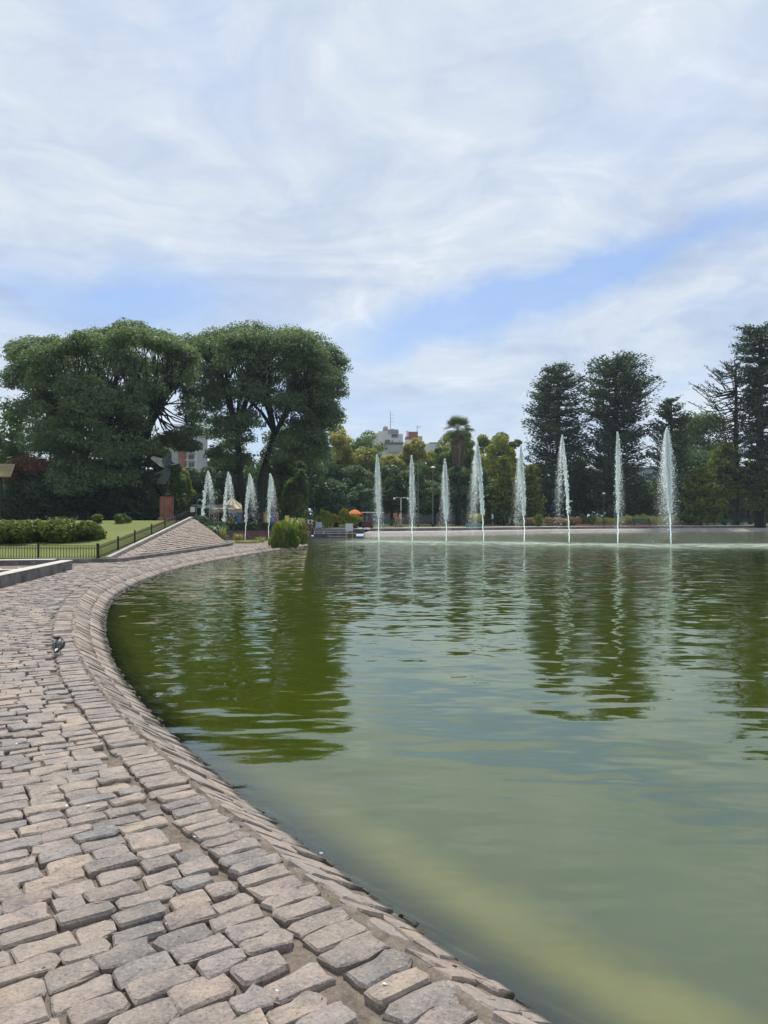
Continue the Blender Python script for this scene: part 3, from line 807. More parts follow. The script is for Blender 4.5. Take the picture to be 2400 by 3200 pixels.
# banks of the side arm behind the cobbled point
def strip(name, line0, z0, line1, z1, mat, kind='structure', label=None):
    V = [(x, y, z0) for x, y in line0] + [(x, y, z1) for x, y in line1]; n = len(line0)
    o = raw(name, V, [(i, i + 1, n + i + 1, n + i) for i in range(n - 1)], mat); return tag(o, label, kind=kind)
tl = [(-4.85, 45.9), (-4.75, 46.8), (-4.9, 47.5), (-5.6, 48.2), (-8, 48.9), (-12.5, 49.6), (-14.6, 51.5), (-14.6, 64.5), (-13.6, 65.9)]
tu = [(-5.35, 45.9), (-5.2, 46.9), (-5.3, 47.3), (-5.9, 47.7), (-8, 48.4), (-12.5, 49.2), (-15.0, 51.3), (-15.0, 64.5), (-14.0, 66.2)]
strip('point_bank', tl, -.75, tl, WZ + .02, M['bank'], label='stone edge of the cobbled point under water')
strip('point_edge', tl, WZ + .01, tu, -.02, M['bank'], label='sloping stone edge round the tip of the point')
# far bank: pale sloping band of paving, dark wall, path
def offs(line, d):
    L = np.array(line); T = np.gradient(L, axis=0); T /= np.linalg.norm(T, axis=1, keepdims=True)
    return [(float(x - ty * d), float(y + tx * d)) for (x, y), (tx, ty) in zip(L, T)]
FWr = [tuple(p) for p in resample(FW, 1.2)]
FLr = [tuple(p) for p in resample([(-1.9, 68.0)] + far, 1.2)]
nmin = min(len(FWr), len(FLr))
def resn(line, n):
    P_ = np.array(line, float); L = np.r_[0, np.cumsum(np.hypot(*np.diff(P_, axis=0).T))]; s = np.linspace(0, L[-1], n)
    return [(float(a_), float(b_)) for a_, b_ in zip(np.interp(s, L, P_[:, 0]), np.interp(s, L, P_[:, 1]))]
FA = resn([(-1.9, 68.0)] + far, 90); FB = resn(FW, 90)
FAm = [tuple(np.array(a_) * .75 + np.array(b_) * .25) for a_, b_ in zip(FA, FB)]
band = strip('far_bank_paving', FA, WZ - .05, FAm, .02, M['band'], label='pale stone paving sloping into the far side of the lake')
strip('far_shore_paving', FAm, .02, FB, .03, M['band'], label='pale paved margin below the far lake wall')
mb = MB()
for i_ in range(89):
    a_, b_ = Vector((*FAm[i_], .02)), Vector((*FA[i_], WZ + .02))
    c_, d_ = Vector((*FAm[i_ + 1], .02)), Vector((*FA[i_ + 1], WZ + .02))
    for k_ in range(4):
        f = k_ / 4; p_, q_ = a_.lerp(c_, f), b_.lerp(d_, f); up = Vector((0, 0, .012))
        mb.bar(p_ + up, q_ + up, .03, .02)
o = mb.build('bank_joints', M['dark_concrete'], band); o['kind'] = 'stuff'
wl = empty('lake_wall', (FB[0][0], FB[0][1], 0)); tag(wl, 'long low dark wall behind the far lakeside paving', 'wall')
FC = offs(FB, .35)
mb = MB(); V = [(x, y, 0.0) for x, y in FB] + [(x, y, .30) for x, y in FB] + [(x, y, .30) for x, y in FC]; n = len(FB)
mb.add(V, [(i, i + 1, n + i + 1, n + i) for i in range(n - 1)] + [(n + i, n + i + 1, 2 * n + i + 1, 2 * n + i) for i in range(n - 1)]); mb.build('wall_face', M['dark_concrete'], wl, rel=True)
FBo = offs(FB, -.03); mb = MB(); V = [(x, y, .301) for x, y in FBo] + [(x, y, .36) for x, y in FBo] + [(x, y, .36) for x, y in FC]
mb.add(V, [(i, i + 1, n + i + 1, n + i) for i in range(n - 1)] + [(n + i, n + i + 1, 2 * n + i + 1, 2 * n + i) for i in range(n - 1)]); mb.build('coping', M['concrete_pale'], wl, rel=True)
FD = offs(FB, 3.2)
strip('path', FC, .34, FD, .34, M['path'], label='pale footpath along the far lake wall')
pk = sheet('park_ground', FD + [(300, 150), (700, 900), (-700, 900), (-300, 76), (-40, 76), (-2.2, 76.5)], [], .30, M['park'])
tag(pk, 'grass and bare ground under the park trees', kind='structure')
tag(sheet('verge', [(-12.4, 43.9), (-8.0, 44.5), (-5.9, 44.4), (-5.5, 46.4), (-6.3, 47.5), (-8, 48.2), (-12.6, 49.1)], [], -.012, M['lawn']), 'strip of grass at the end of the cobbled point', kind='structure')
tag(raw('forecourt', [(-60, 17.0, -.03), (-9.0, 17.0, -.03), (-9.4, 24.5, -.03), (-60, 24.5, -.03)], [(0, 1, 2, 3)], M['dirt']), 'pale trodden ground behind the low wall', kind='structure')

# low wall at the left, two courses behind it
def wall_run(name, label, a_, b_, h, th, mat, topm, seed=0, z=-.04, n=12, cat='wall'):
    a_ = Vector(a_); b_ = Vector(b_); e = empty(name, (a_.x, a_.y, 0)); tag(e, label, cat)
    d = (b_ - a_).normalized(); nrm = Vector((-d.y, d.x, 0)); L = (b_ - a_).length
    rg = random.Random(seed); k_ = n
    for i_ in range(k_):
        p_ = a_ + d * L * (i_ + .5) / k_ + nrm * th / 2
        m_ = MB(); m_.box(p_ + Vector((0, 0, z + (h - .02) / 2)), (L / k_ - .010, th - rg.uniform(.0, .02), h - .02), math.atan2(d.y, d.x))
        m_.build('block', mat, e, rel=True, bevel=.008)
    m_ = MB(); m_.box((a_ + b_) / 2 + nrm * th / 2 + Vector((0, 0, z + h - .01)), (L + .01, th + .006, .02), math.atan2(d.y, d.x)); m_.build('coping', topm, e, rel=True, bevel=.008)
    return e
wall_run('low_wall', 'low weathered grey wall beside the setts at the left edge', (-8.2, 13.6, 0), (-9.38, 22.3, 0), .31, .32, M['dark_concrete'], M['concrete_pale'], 1, n=18)
wall_run('low_wall', 'long thin retaining step behind the low weathered wall', (-16, 23.3, 0), (-10.9, 24.4, 0), .20, .5, M['dark_concrete'], M['concrete_pale'], 2, n=10)
wall_run('low_wall', 'short dark step wall in the trodden ground left of the weathered wall', (-13.5, 19.6, 0), (-10.0, 21.1, 0), .12, .25, M['dark_concrete'], M['concrete_pale'], 3, n=6)

# ---------------------------------------------------------------- lawn and cobbled mound
A_ = Vector((-9.42, 25.62, .11)); B_ = Vector((-8.53, 40.2, .11)); P_ = Vector((-10.75, 41.6, 1.44)); D_ = Vector((-12.6, 47.0, 0))
def lawn_z(x, y):
    t = max(0, min(1, (y - 25.6) / 16.0))
    return .14 + 1.2 * (t * .86 + .14 * t * t) + .02 * nz(x, y, .3) if y < 41.6 else 1.34 - .012 * (y - 41.6)
V = []; nx_, ny_ = 40, 44
for j_ in range(ny_ + 1):
    y = 25.55 + (86 - 25.55) * (j_ / ny_) ** 1.2
    xr = np.interp(y, [25.5, 41.6, 60, 86], [A_.x - .12, P_.x - .16, -15.6, -24])
    for i_ in range(nx_ + 1):
        x = -70 + (xr + 70) * (i_ / nx_); V.append((x, y, lawn_z(x, y)))
base = len(V)
q = [(j_ * (nx_ + 1) + i_, j_ * (nx_ + 1) + i_ + 1, (j_ + 1) * (nx_ + 1) + i_ + 1, (j_ + 1) * (nx_ + 1) + i_) for j_ in range(ny_) for i_ in range(nx_)]
for j_ in range(ny_ + 1):
    x, y, z = V[j_ * (nx_ + 1) + nx_]; V.append((x + .9 * max(0, min(1, (y - 41.6) / 4)) + .001, y, -.05))
q += [(j_ * (nx_ + 1) + nx_, base + j_, base + j_ + 1, (j_ + 1) * (nx_ + 1) + nx_) for j_ in range(ny_)]
tag(raw('lawn', V, q, M['lawn'], None, True), 'bright green lawn rising behind the iron fence', kind='structure')
mound = empty('cobbled_mound', (A_.x, A_.y, 0)); tag(mound, 'triangular cobbled slope with a pale ridge beside the fence', 'paved mound')
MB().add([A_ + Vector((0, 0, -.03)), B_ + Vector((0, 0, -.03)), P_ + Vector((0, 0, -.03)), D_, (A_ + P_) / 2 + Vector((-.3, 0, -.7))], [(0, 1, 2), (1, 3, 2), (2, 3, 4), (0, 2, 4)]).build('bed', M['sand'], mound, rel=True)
e1 = (B_ - A_).normalized(); nn = (B_ - A_).cross(P_ - A_).normalized(); e2 = nn.cross(e1)
mpts = [(0, 0), ((B_ - A_).dot(e1), 0), ((P_ - A_).dot(e1), (P_ - A_).dot(e2))]
st = []; v = .06; Hm = mpts[2][1]
edge_dir = Vector((mpts[2][0], mpts[2][1])).normalized()
while v < Hm - .05:
    f = v / Hm; u0 = mpts[2][0] * f + .42 * (1 if f < .93 else .1) / max(.12, edge_dir.y) * .28 * 2; u1 = mpts[1][0] + (mpts[2][0] - mpts[1][0]) * f - .03
    u = u0 + srng.random() * .1
    while u < u1 - .08:
        ln = .30 * srng.uniform(.8, 1.2); ln = min(ln, u1 - u)
        sag = .0
        c = A_ + e1 * (u + ln / 2) + e2 * (v + .02 * math.sin(u * .9 + v)) + nn * (.03 + .05 * math.sin(math.pi * min(1, f)))
        st.append((tuple(c), tuple(e1 + e2 * srng.normal() * .02), tuple(e2), tuple(nn), ln / 2 - .008, .052 + srng.normal() * .002, srng.normal() * .006)); u += ln
    v += .128
# border of headers up the left edge
Le = (P_ - A_).length; ed = (P_ - A_).normalized(); ew = nn.cross(ed); ew = ew if ew.dot(B_ - A_) > 0 else -ew
k_ = 0.1
while k_ < Le - .1:
    wd = .14; c = A_ + ed * k_ + ew * .24 + nn * .035
    st.append((tuple(c), tuple(ew), tuple(ed), tuple(nn), .17, wd / 2 - .008, srng.normal() * .004)); k_ += wd
stl = [(tuple(Vector(s0[0]) - mound.location),) + s0[1:] for s0 in st]
key_off = mound.location
lay(stl, 'stone', mound, M['mound'], 300, 'far_stones')
mb = MB(); mb.bar(A_ + Vector((-.10, -.1, .02)), P_ + Vector((-.10, 0, .05)), .15, .12); mb.build('ridge', M['band'], mound, rel=True)
wk = empty('mound_kerb', (A_.x, A_.y, 0)); tag(wk, 'dark kerb with pale top along the foot of the cobbled mound', 'kerb')
kl = [Vector((-11.2, 25.3, 0)), Vector((-9.5, 25.35, 0)), Vector((-9.1, 25.7, 0)), Vector((-8.7, 30.5, 0)), Vector((-8.38, 36, 0)), Vector((-8.25, 39.8, 0)), Vector((-8.4, 41.3, 0)), Vector((-8.95, 42.5, 0))]
for a_, b_ in zip(kl[:-1], kl[1:]):
    nseg = max(1, int((b_ - a_).length / 1.0))
    for i_ in range(nseg):
        p_, q_ = a_.lerp(b_, i_ / nseg), a_.lerp(b_, (i_ + 1) / nseg); d_ = (q_ - p_).normalized(); nn2 = Vector((-d_.y, d_.x, 0))
        MB().box((p_ + q_) / 2 + nn2 * .13 + Vector((0, 0, .045)), ((q_ - p_).length - .012, .26, .17), math.atan2(d_.y, d_.x)).build('kerb_block', M['dark_concrete'], wk, rel=True, bevel=.012)
# ---------------------------------------------------------------- iron fence
fe = empty('iron_fence', (-9.9, 25.6, .14)); tag(fe, 'low black iron fence in front of the lawn and up beside the mound', 'fence')
pkm = MB().box((0, 0, .22), (.013, .013, .42)).lathe((0, 0, .03), [(.012, 0), (.02, .02), (.012, .04)], 5); pko = pkm.build('picket', M['iron'], fe); picket_me = pko.data
pom = MB().box((0, 0, .235), (.055, .055, .53)).box((0, 0, .505), (.07, .07, .02)); pom_o = pom.build('post', M['iron'], fe); post_me = pom_o.data
first = [True, True]
def put(kind, p):
    k = 0 if kind == 'picket' else 1
    if first[k]: (pko if k == 0 else pom_o).location = p; first[k] = False
    else: inst(kind, picket_me if k == 0 else post_me, fe, loc=p)
def fence_run(pts, spacing):
    for a_, b_ in zip(pts[:-1], pts[1:]):
        a_, b_ = Vector(a_), Vector(b_); n_ = int((b_ - a_).length / spacing)
        put('post', local(fe, a_))
        for i_ in range(1, n_): put('picket', local(fe, a_.lerp(b_, i_ / n_)))
        for h_ in (.355, .43): MB().bar(a_ + Vector((0, 0, h_)), b_ + Vector((0, 0, h_)), .022, .016).build('rail', M['iron'], fe, rel=True)
        arc = MB()
        for i_ in range(n_):
            c_ = a_.lerp(b_, (i_ + .5) / n_); d_ = (b_ - a_) / n_
            arc.tube([c_ + d_ * .5 * math.cos(t_) + Vector((0, 0, .28 + .06 * math.sin(t_))) for t_ in (0, .8, 1.57, 2.34, 3.14)], .006, 3, cap=False)
        arc.build('arches', M['iron'], fe, rel=True)
    put('post', local(fe, Vector(pts[-1])))
fence_run([(-18.5, 26.35, .13), (-16.3, 26.15, .13), (-14.15, 25.97, .13), (-12.05, 25.78, .13), (-9.92, 25.6, .13)], .1)
tl_ = [0, .15, .30, .48, .65, .82, 1.0]
def fl(t): return Vector((-9.9 - 1.3 * t, 25.62 + 16.4 * t, .13 + 1.29 * (t * .9 + .1 * t * t)))
def fence_run2():
    fence_run([fl(t) for t in tl_], .125)
fence_run2()
# railing along the back of the lawn
rf = empty('back_railing', (-30, 57, 1.2)); tag(rf, 'dark iron railing across the back of the lawn by the pedestal', 'railing')
for i_ in range(17):
    x = -40 + i_ * 1.75; MB().box((x, 57 + i_ * .1, 1.25 + .3), (.06, .06, .75)).build('post', M['iron'], rf, rel=True)
for h_ in (.25, .58): MB().bar((-40, 57, 1.25 + h_), (-12, 58.6, 1.25 + h_), .03).build('rail', M['iron'], rf, rel=True)

# ---------------------------------------------------------------- the two great spreading trees
def tipa(label, px0, Y, base_z, fork_py, lobes, n, seed, leaf=.13, extra=None, trunks=((0, 0),), tr=.5):
    rng = np.random.default_rng(seed)
    base = Vector(((px0 - 1200) * Y / F, Y, base_z)); e = empty('spreading_tree', base)
    tag(e, label, 'tree', 'great spreading trees behind the lawn')
    sc = Y / F; pads = []; dens = []
    Rm = max(abs(l[0] - px0) for l in lobes) * sc
    for l in lobes:
        cx_, cy_, rx, ry = l[:4]; lo = l[4] if len(l) > 4 else 1.0
        x0 = (cx_ - px0) * sc; z0 = CAMZ + (HZ - cy_) * sc - base_z
        room = math.sqrt(max(0.05, 1 - min(1, (x0 / Rm)) ** 2)) * Rm * .75
        for dpt in ((0,) if room < 1.5 else (-room * .85, 0, room * .85)):
            y0 = dpt + rng.normal() * .5; shr = (1 - .12 * abs(dpt) / max(room, .1)); pf = (Y + y0) / Y
            kx, kz = rx * sc * shr, ry * sc * shr
            zz = (z0 + base_z - CAMZ) * pf + CAMZ - base_z - (1 - shr) * ry * sc * 1.5 - .25
            jt = .3 if cy_ < 1110 else 1.0; zz += rng.normal() * .65 * jt; xx = x0 + base.x * (pf - 1) + x0 * (pf - 1) + rng.normal() * .5; kz *= 1.0 if cy_ < 1110 else 1.25; m_ = int(10 + 6 * kx)
            for i_ in range(m_):
                d = rng.normal(size=3); d[2] = abs(d[2]) * 1.0 - .25; d /= np.linalg.norm(d)
                pr = rng.uniform(.6, 1.2)
                pads.append([xx + d[0] * (kx - pr * .6), y0 + d[1] * (kx - pr * .6), zz + d[2] * (kz - pr * .5), pr, pr, pr * .52]); dens.append(lo)
    pads = np.array(pads); keep = rng.random(len(pads)) < np.array(dens); pads = pads[keep]
    P0, N, idx = pads_points(pads, n, rng, .9, .2, .45)
    pt = rng.random(len(pads)); tint = np.clip(pt[idx] * .5 + rng.random(n) * .5, 0, 1)
    ax = rng.normal(size=(n, 3)); ax[:, 2] -= .5
    leaf_mesh('crown', P0, N, leaf, rng, G['tipa'], e, tint, .38, ax)
    mb = MB()
    for k_, (ox, fx) in enumerate(trunks):
        fk = Vector(((fx) * sc, rng.normal() * .4, CAMZ + (HZ - fork_py) * sc - base_z))
        cand = pads[np.abs(pads[:, 0] - fk.x - (fk.x - ox * sc) * 1.2) < Rm * (.75 if len(trunks) > 1 else 3)]
        cand = cand[cand[:, 2] > fk.z + .3]
        sel = cand[rng.choice(len(cand), min(120, len(cand)), replace=False)]
        limbs(mb, (ox * sc, 0, 0), fk, sel, tr, rng, 7, per=26, rmin=.035)
    mb.build('trunk', M['bark'], e, True)
    return e
tipa('great spreading tree with feathery crown left of the statue', 330, 64, 1.2, 1440,
     [(60, 1130, 58, 48), (120, 1090, 72, 48), (200, 1068, 68, 42), (290, 1052, 70, 44), (400, 1036, 78, 40), (500, 1062, 62, 45), (560, 1100, 50, 45),
      (32, 1200, 48, 55, .8), (70, 1268, 55, 45, .6), (150, 1170, 90, 65, .8), (260, 1150, 90, 60, .9), (370, 1130, 90, 55, .8), (480, 1150, 80, 55, .7), (560, 1190, 52, 55, .7),
      (592, 1270, 30, 45, .55), (575, 1330, 40, 30, .8), (180, 1270, 90, 70, .9), (300, 1260, 95, 80), (400, 1260, 75, 75, .8), (475, 1240, 50, 50, .45),
      (150, 1350, 75, 60), (260, 1370, 95, 75), (360, 1390, 80, 70), (440, 1340, 50, 45, .35), (505, 1345, 32, 30, .5), (300, 1460, 105, 70), (385, 1490, 60, 70), (210, 1450, 80, 60)],
     140000, 11, leaf=.15, trunks=((-30, -75), (30, 100)), tr=.36)
tipa('great spreading tree with umbrella crown behind the striped carousel', 800, 72, .3, 1350,
     [(640, 1085, 62, 50), (700, 1058, 75, 48), (790, 1050, 85, 44), (880, 1052, 80, 46), (960, 1075, 72, 50), (1020, 1125, 58, 55), (1052, 1190, 45, 55), (1035, 1250, 50, 45), (1000, 1300, 42, 45, .9),
      (640, 1160, 62, 55, .85), (655, 1235, 50, 45, .9), (700, 1310, 45, 45, .7), (672, 1372, 28, 30, .7), (735, 1400, 45, 35, .6), (760, 1130, 85, 50), (860, 1135, 85, 52), (950, 1160, 75, 55), (985, 1230, 60, 50, .9), (760, 1215, 70, 45, .75), (780, 1290, 60, 40, .5),
      (850, 1230, 80, 50, .75), (920, 1290, 65, 50, .7), (960, 1350, 60, 50), (980, 1400, 50, 50), (900, 1380, 60, 60, .9)],
     115000, 12, leaf=.15, trunks=((-20, -58), (8, 62)), tr=.36)

# ---------------------------------------------------------------- park trees
def T(name, label, px, top, Y, hw, kind, seed, z=.30, **kw):
    base = Vector(((px - 1200) * Y / F, Y, z)); H = CAMZ + (HZ - top) * Y / F - z; R = hw * Y / F * 1.12
    return tree(name, label, base, H, R, kind, seed, **kw)
far_g = 'trees beyond the far lake wall'
tb = [
 # name, label, px, top, Y, half width, kind, seed, leaf, n, low, extra
 ('broad_tree', 'mid green tree partly cut by the left edge', 25, 1290, 74, 80, 'mid', 101, .17, 14000, .12, {}),
 ('broad_tree', 'dark dense tree low behind the left shrubs', 130, 1440, 62.5, 120, 'dark', 102, .14, 20000, .0, {}),
 ('broad_tree', 'darkest tree filling the shade under the spreading crown', 255, 1425, 61.5, 110, 'dark', 103, .14, 20000, .0, {}),
 ('broad_tree', 'dark blue green tree just left of the statue', 395, 1420, 62.0, 80, 'dark', 104, .14, 18000, .0, {}),
 ('broad_tree', 'dull green tree directly behind the statue', 510, 1372, 66, 58, 'mid', 105, .15, 14000, .05, {}),
 ('broad_tree', 'light green rounded tree right of the statue', 545, 1412, 75, 48, 'olive', 106, .15, 10000, .1, {}),
 ('broad_tree', 'dark tree low behind the leftmost small jet', 610, 1455, 92, 70, 'dark', 107, .17, 13000, .02, {}),
 ('broad_tree', 'green tree left of the twin trunks behind the small jets', 688, 1400, 98, 42, 'mid', 108, .2, 11000, .1, {}),
 ('broad_tree', 'dark tree behind the twin trunks', 735, 1400, 98, 85, 'dark', 109, .2, 15000, .0, {}),
 ('broad_tree', 'dark rounded tree right of the twin trunks', 900, 1330, 84, 100, 'shade', 110, .19, 20000, .08, {}),
 ('broad_tree', 'dark tree between the twin trunks and the weeping tree', 850, 1470, 92, 85, 'shade', 111, .2, 12000, .0, {}),
 ('yellowing_tree', 'golden edged tree rising behind the right spreading crown', 995, 1302, 112, 55, 'olive', 112, .24, 10000, .1, {}),
 ('yellowing_tree', 'tall golden topped tree right of the great spreading tree', 1060, 1338, 118, 66, 'yellow', 113, .24, 16000, .1, {}),
 ('broad_tree', 'smooth dark domed tree left of the white apartment block', 1135, 1348, 150, 66, 'mid', 114, .27, 12000, .2, {}),
 ('yellowing_tree', 'yellow green tree below the domed tree', 1155, 1374, 120, 52, 'olive', 115, .22, 12000, .05, {}),
 ('yellowing_tree', 'ochre tree in front of the white apartment block', 1222, 1402, 121, 46, 'yellow', 116, .22, 10000, .08, {}),
 ('yellowing_tree', 'bright yellow tree in front of the brick block', 1290, 1364, 122, 50, 'yellow', 117, .22, 13000, .1, {}),
 ('yellowing_tree', 'yellow green tree left of the tall palm', 1362, 1388, 123, 55, 'olive', 118, .22, 12000, .08, {}),
 ('broad_tree', 'green tree at the left foot of the tall palm', 1395, 1369, 108, 40, 'mid', 119, .22, 7000, .2, {}),
 ('yellowing_tree', 'brownish tree around the skirt of the tall palm', 1462, 1336, 112, 50, 'olive', 120, .22, 11000, .15, {}),
 ('yellowing_tree', 'small olive tree right of the tall palm', 1520, 1346, 118, 36, 'olive', 121, .22, 7000, .15, {}),
 ('broad_tree', 'pointed green tree left of the dark conifers', 1585, 1320, 122, 50, 'mid', 122, .24, 12000, .15, {}),
 ('yellowing_tree', 'olive tree under the pointed green tree', 1560, 1384, 108, 66, 'olive', 123, .22, 13000, .08, {}),
 ('broad_tree', 'dark tree with a bare trunk behind the third large jet', 1430, 1460, 100, 62, 'shade', 124, .2, 11000, .18, {}),
 ('broad_tree', 'dark tree between the two leftmost large jets', 1225, 1440, 100, 66, 'shade', 125, .2, 13000, .08, {}),
 ('broad_tree', 'dark tree behind the orange parasol', 1120, 1450, 98, 62, 'shade', 126, .2, 13000, .08, {}),
 ('broad_tree', 'very dark tree behind the small rounded tree', 1030, 1430, 96, 74, 'dark', 127, .2, 14000, .02, {}),
 ('broad_tree', 'small rounded blue green tree beside the lake kiosk', 1050, 1498, 86, 62, 'bluegreen', 128, .17, 11000, .1, {}),
 ('broad_tree', 'blue green tree right of the small rounded tree', 1130, 1510, 87, 38, 'bluegreen', 129, .17, 6000, .15, {}),
 ('broad_tree', 'green tree behind the walkers', 1300, 1450, 99, 54, 'mid', 130, .2, 10000, .12, {}),
 ('broad_tree', 'dark tree behind the tall lamp posts', 1355, 1500, 102, 60, 'shade', 131, .2, 11000, .1, {}),
 ('broad_tree', 'shady green tree behind the fourth large jet', 1500, 1470, 101, 50, 'mid', 132, .2, 10000, .1, {}),
 ('broad_tree', 'shady olive tree behind the fifth large jet', 1600, 1490, 100, 60, 'olive', 133, .2, 10000, .02, {}),
 ('broad_tree', 'dark tree filling the gap left of the twin dark conifers', 1670, 1430, 108, 55, 'shade', 134, .2, 10000, .02, {}),
 ('broad_tree', 'dark tree between the twin dark conifers', 1830, 1420, 108, 70, 'shade', 135, .2, 13000, .02, {}),
 ('yellowing_tree', 'brown green tree behind the crown of the tall palm', 1424, 1344, 126, 60, 'olive', 141, .22, 12000, .1, {}),
 ('broad_tree', 'wide domed green tree behind the right benches', 2190, 1282, 125, 95, 'mid', 136, .25, 18000, .12, {}),
 ('broad_tree', 'dark tree in the shade behind the rightmost jet', 2160, 1385, 112, 95, 'shade', 137, .22, 15000, .05, {}),
 ('broad_tree', 'leafy green tree below the pale blue house', 2030, 1498, 104, 55, 'mid', 138, .2, 10000, .02, {}),
 ('broad_tree', 'dark tree behind the rightmost benches', 2260, 1430, 116, 70, 'shade', 139, .22, 12000, .1, {}),
 ('broad_tree', 'light leafed tree between the two right trunks', 2345, 1440, 112, 50, 'olive', 140, .2, 8000, .3, {}),
]
for (nm, lb, px, top, Y, hw, kd, sd_, lf, n_, low, kw) in tb:
    z = lawn_z(-15, Y) if px < 530 and Y < 70 else .3
    T(nm, lb, px, top, Y, hw, kd, sd_, z=z, leaf=lf, n=int(n_ * .9), low=low, k=int(26 + hw / 3), group=far_g if px > 940 else 'trees behind the lawn', **kw)
# drooping light tree
rngw = np.random.default_rng(77)
def weeping(label, px, top, Y, hw, kind, seed):
    base = Vector(((px - 1200) * Y / F, Y, .3)); s_ = Y / F
    e = tree('weeping_tree', label, base, CAMZ + (HZ - top) * s_ - .3, hw * s_, kind, seed, leaf=.2, n=6500, k=13, low=.3, trunk=.10, droop=1.9, lump=.45, bark='bark_pale', flat=.9, padr=.4)
    return e
weeping('light green drooping tree with a thin pale trunk', 925, 1474, 78, 36, 'mid', 150)
weeping('small yellow green tree behind the rightmost small jet', 862, 1480, 80, 22, 'olive', 151)

# conifers (araucarias)
def AR(label, px, top, Y, hw, seed, prof, kind='conifer', **kw):
    base = Vector(((px - 1200) * Y / F, Y, .3)); s_ = Y / F
    return grow_conifer('monkey_puzzle_tree', label, base, CAMZ + (HZ - top) * s_ - .3, hw * s_, kind, seed, prof, group='tall dark conifers beyond the lake', **kw)
AR('narrower of the twin dark conifers, its top leaning left of the domed one', 1745, 1126, 104, 110, 201, [(0, .55), (.2, .75), (.42, .95), (.6, .95), (.75, .78), (.87, .68), (.95, .45), (1, .22)], nb=330, tuft=95, leaf=.23, clear=.04, thick=.36, trunk=.5, rise=.35, whorl=.95)
AR('domed dark conifer with a branch reaching to the right', 1925, 1104, 102, 130, 202, [(0, .6), (.2, .75), (.4, .85), (.6, .75), (.74, .85), (.83, 1.0), (.92, .86), (1, .45)], nb=400, tuft=100, leaf=.23, clear=.04, thick=.38, trunk=.6, rise=.35, whorl=1.0)
AR('short pointed conifer right of the twin dark conifers', 2098, 1236, 100, 86, 203, [(0, .5), (.3, .7), (.6, .95), (.8, .85), (.93, .5), (1, .4)], nb=200, tuft=70, leaf=.2, clear=.05, thick=.17, rise=.5, whorl=.9)
AR('half bare conifer with long thin branches over the right benches', 2300, 1120, 99, 128, 204, [(0, .3), (.45, .35), (.58, .75), (.72, 1.0), (.85, .95), (.95, .7), (1, .35)], nb=190, tuft=50, leaf=.16, clear=.25, bare=.38, thick=.10, whorl=.62, rise=.5, trunk=.42, side=-1)
AR('tallest conifer at the right edge of the lake', 2375, 1003, 97, 88, 205, [(0, .4), (.25, .75), (.45, .8), (.62, .65), (.78, .72), (.9, 1.0), (1, .7)], nb=340, tuft=80, leaf=.22, clear=.12, thick=.3, trunk=.6, whorl=1.1)
def young(label, px, top, Y, hw, seed, prof=[(0, .8), (.3, 1), (.6, .8), (.85, .4), (1, .12)], **kw):
    return AR(label, px, top, Y, hw, seed, prof, kind='conifer_y', **dict(dict(nb=120, tuft=40, leaf=.26, thick=.3, clear=.08, trunk=.18), **kw))
young('young bright conifer with yellow green tips left of the right benches', 2190, 1462, 97, 82, 210, nb=190, tuft=60)
young('yellow green conifer foliage climbing the half bare conifer', 2265, 1380, 98, 52, 211, [(0, .2), (.4, .9), (.7, 1), (1, .3)], clear=.3, nb=110, tuft=50)
young('young conifer at the foot of the tallest conifer', 2385, 1470, 96, 45, 212, clear=.3)
young('tiny layered conifer in the flower bed', 1682, 1608, 88, 15, 213, nb=60, tuft=26, leaf=.13, thick=.12, trunk=.06)
young('layered yellowish conifer behind the fifth large jet', 1575, 1420, 99, 48, 214, nb=120, tuft=46)
young('layered conifer left of the narrower twin conifer', 1660, 1450, 98, 40, 215, nb=110, tuft=40)

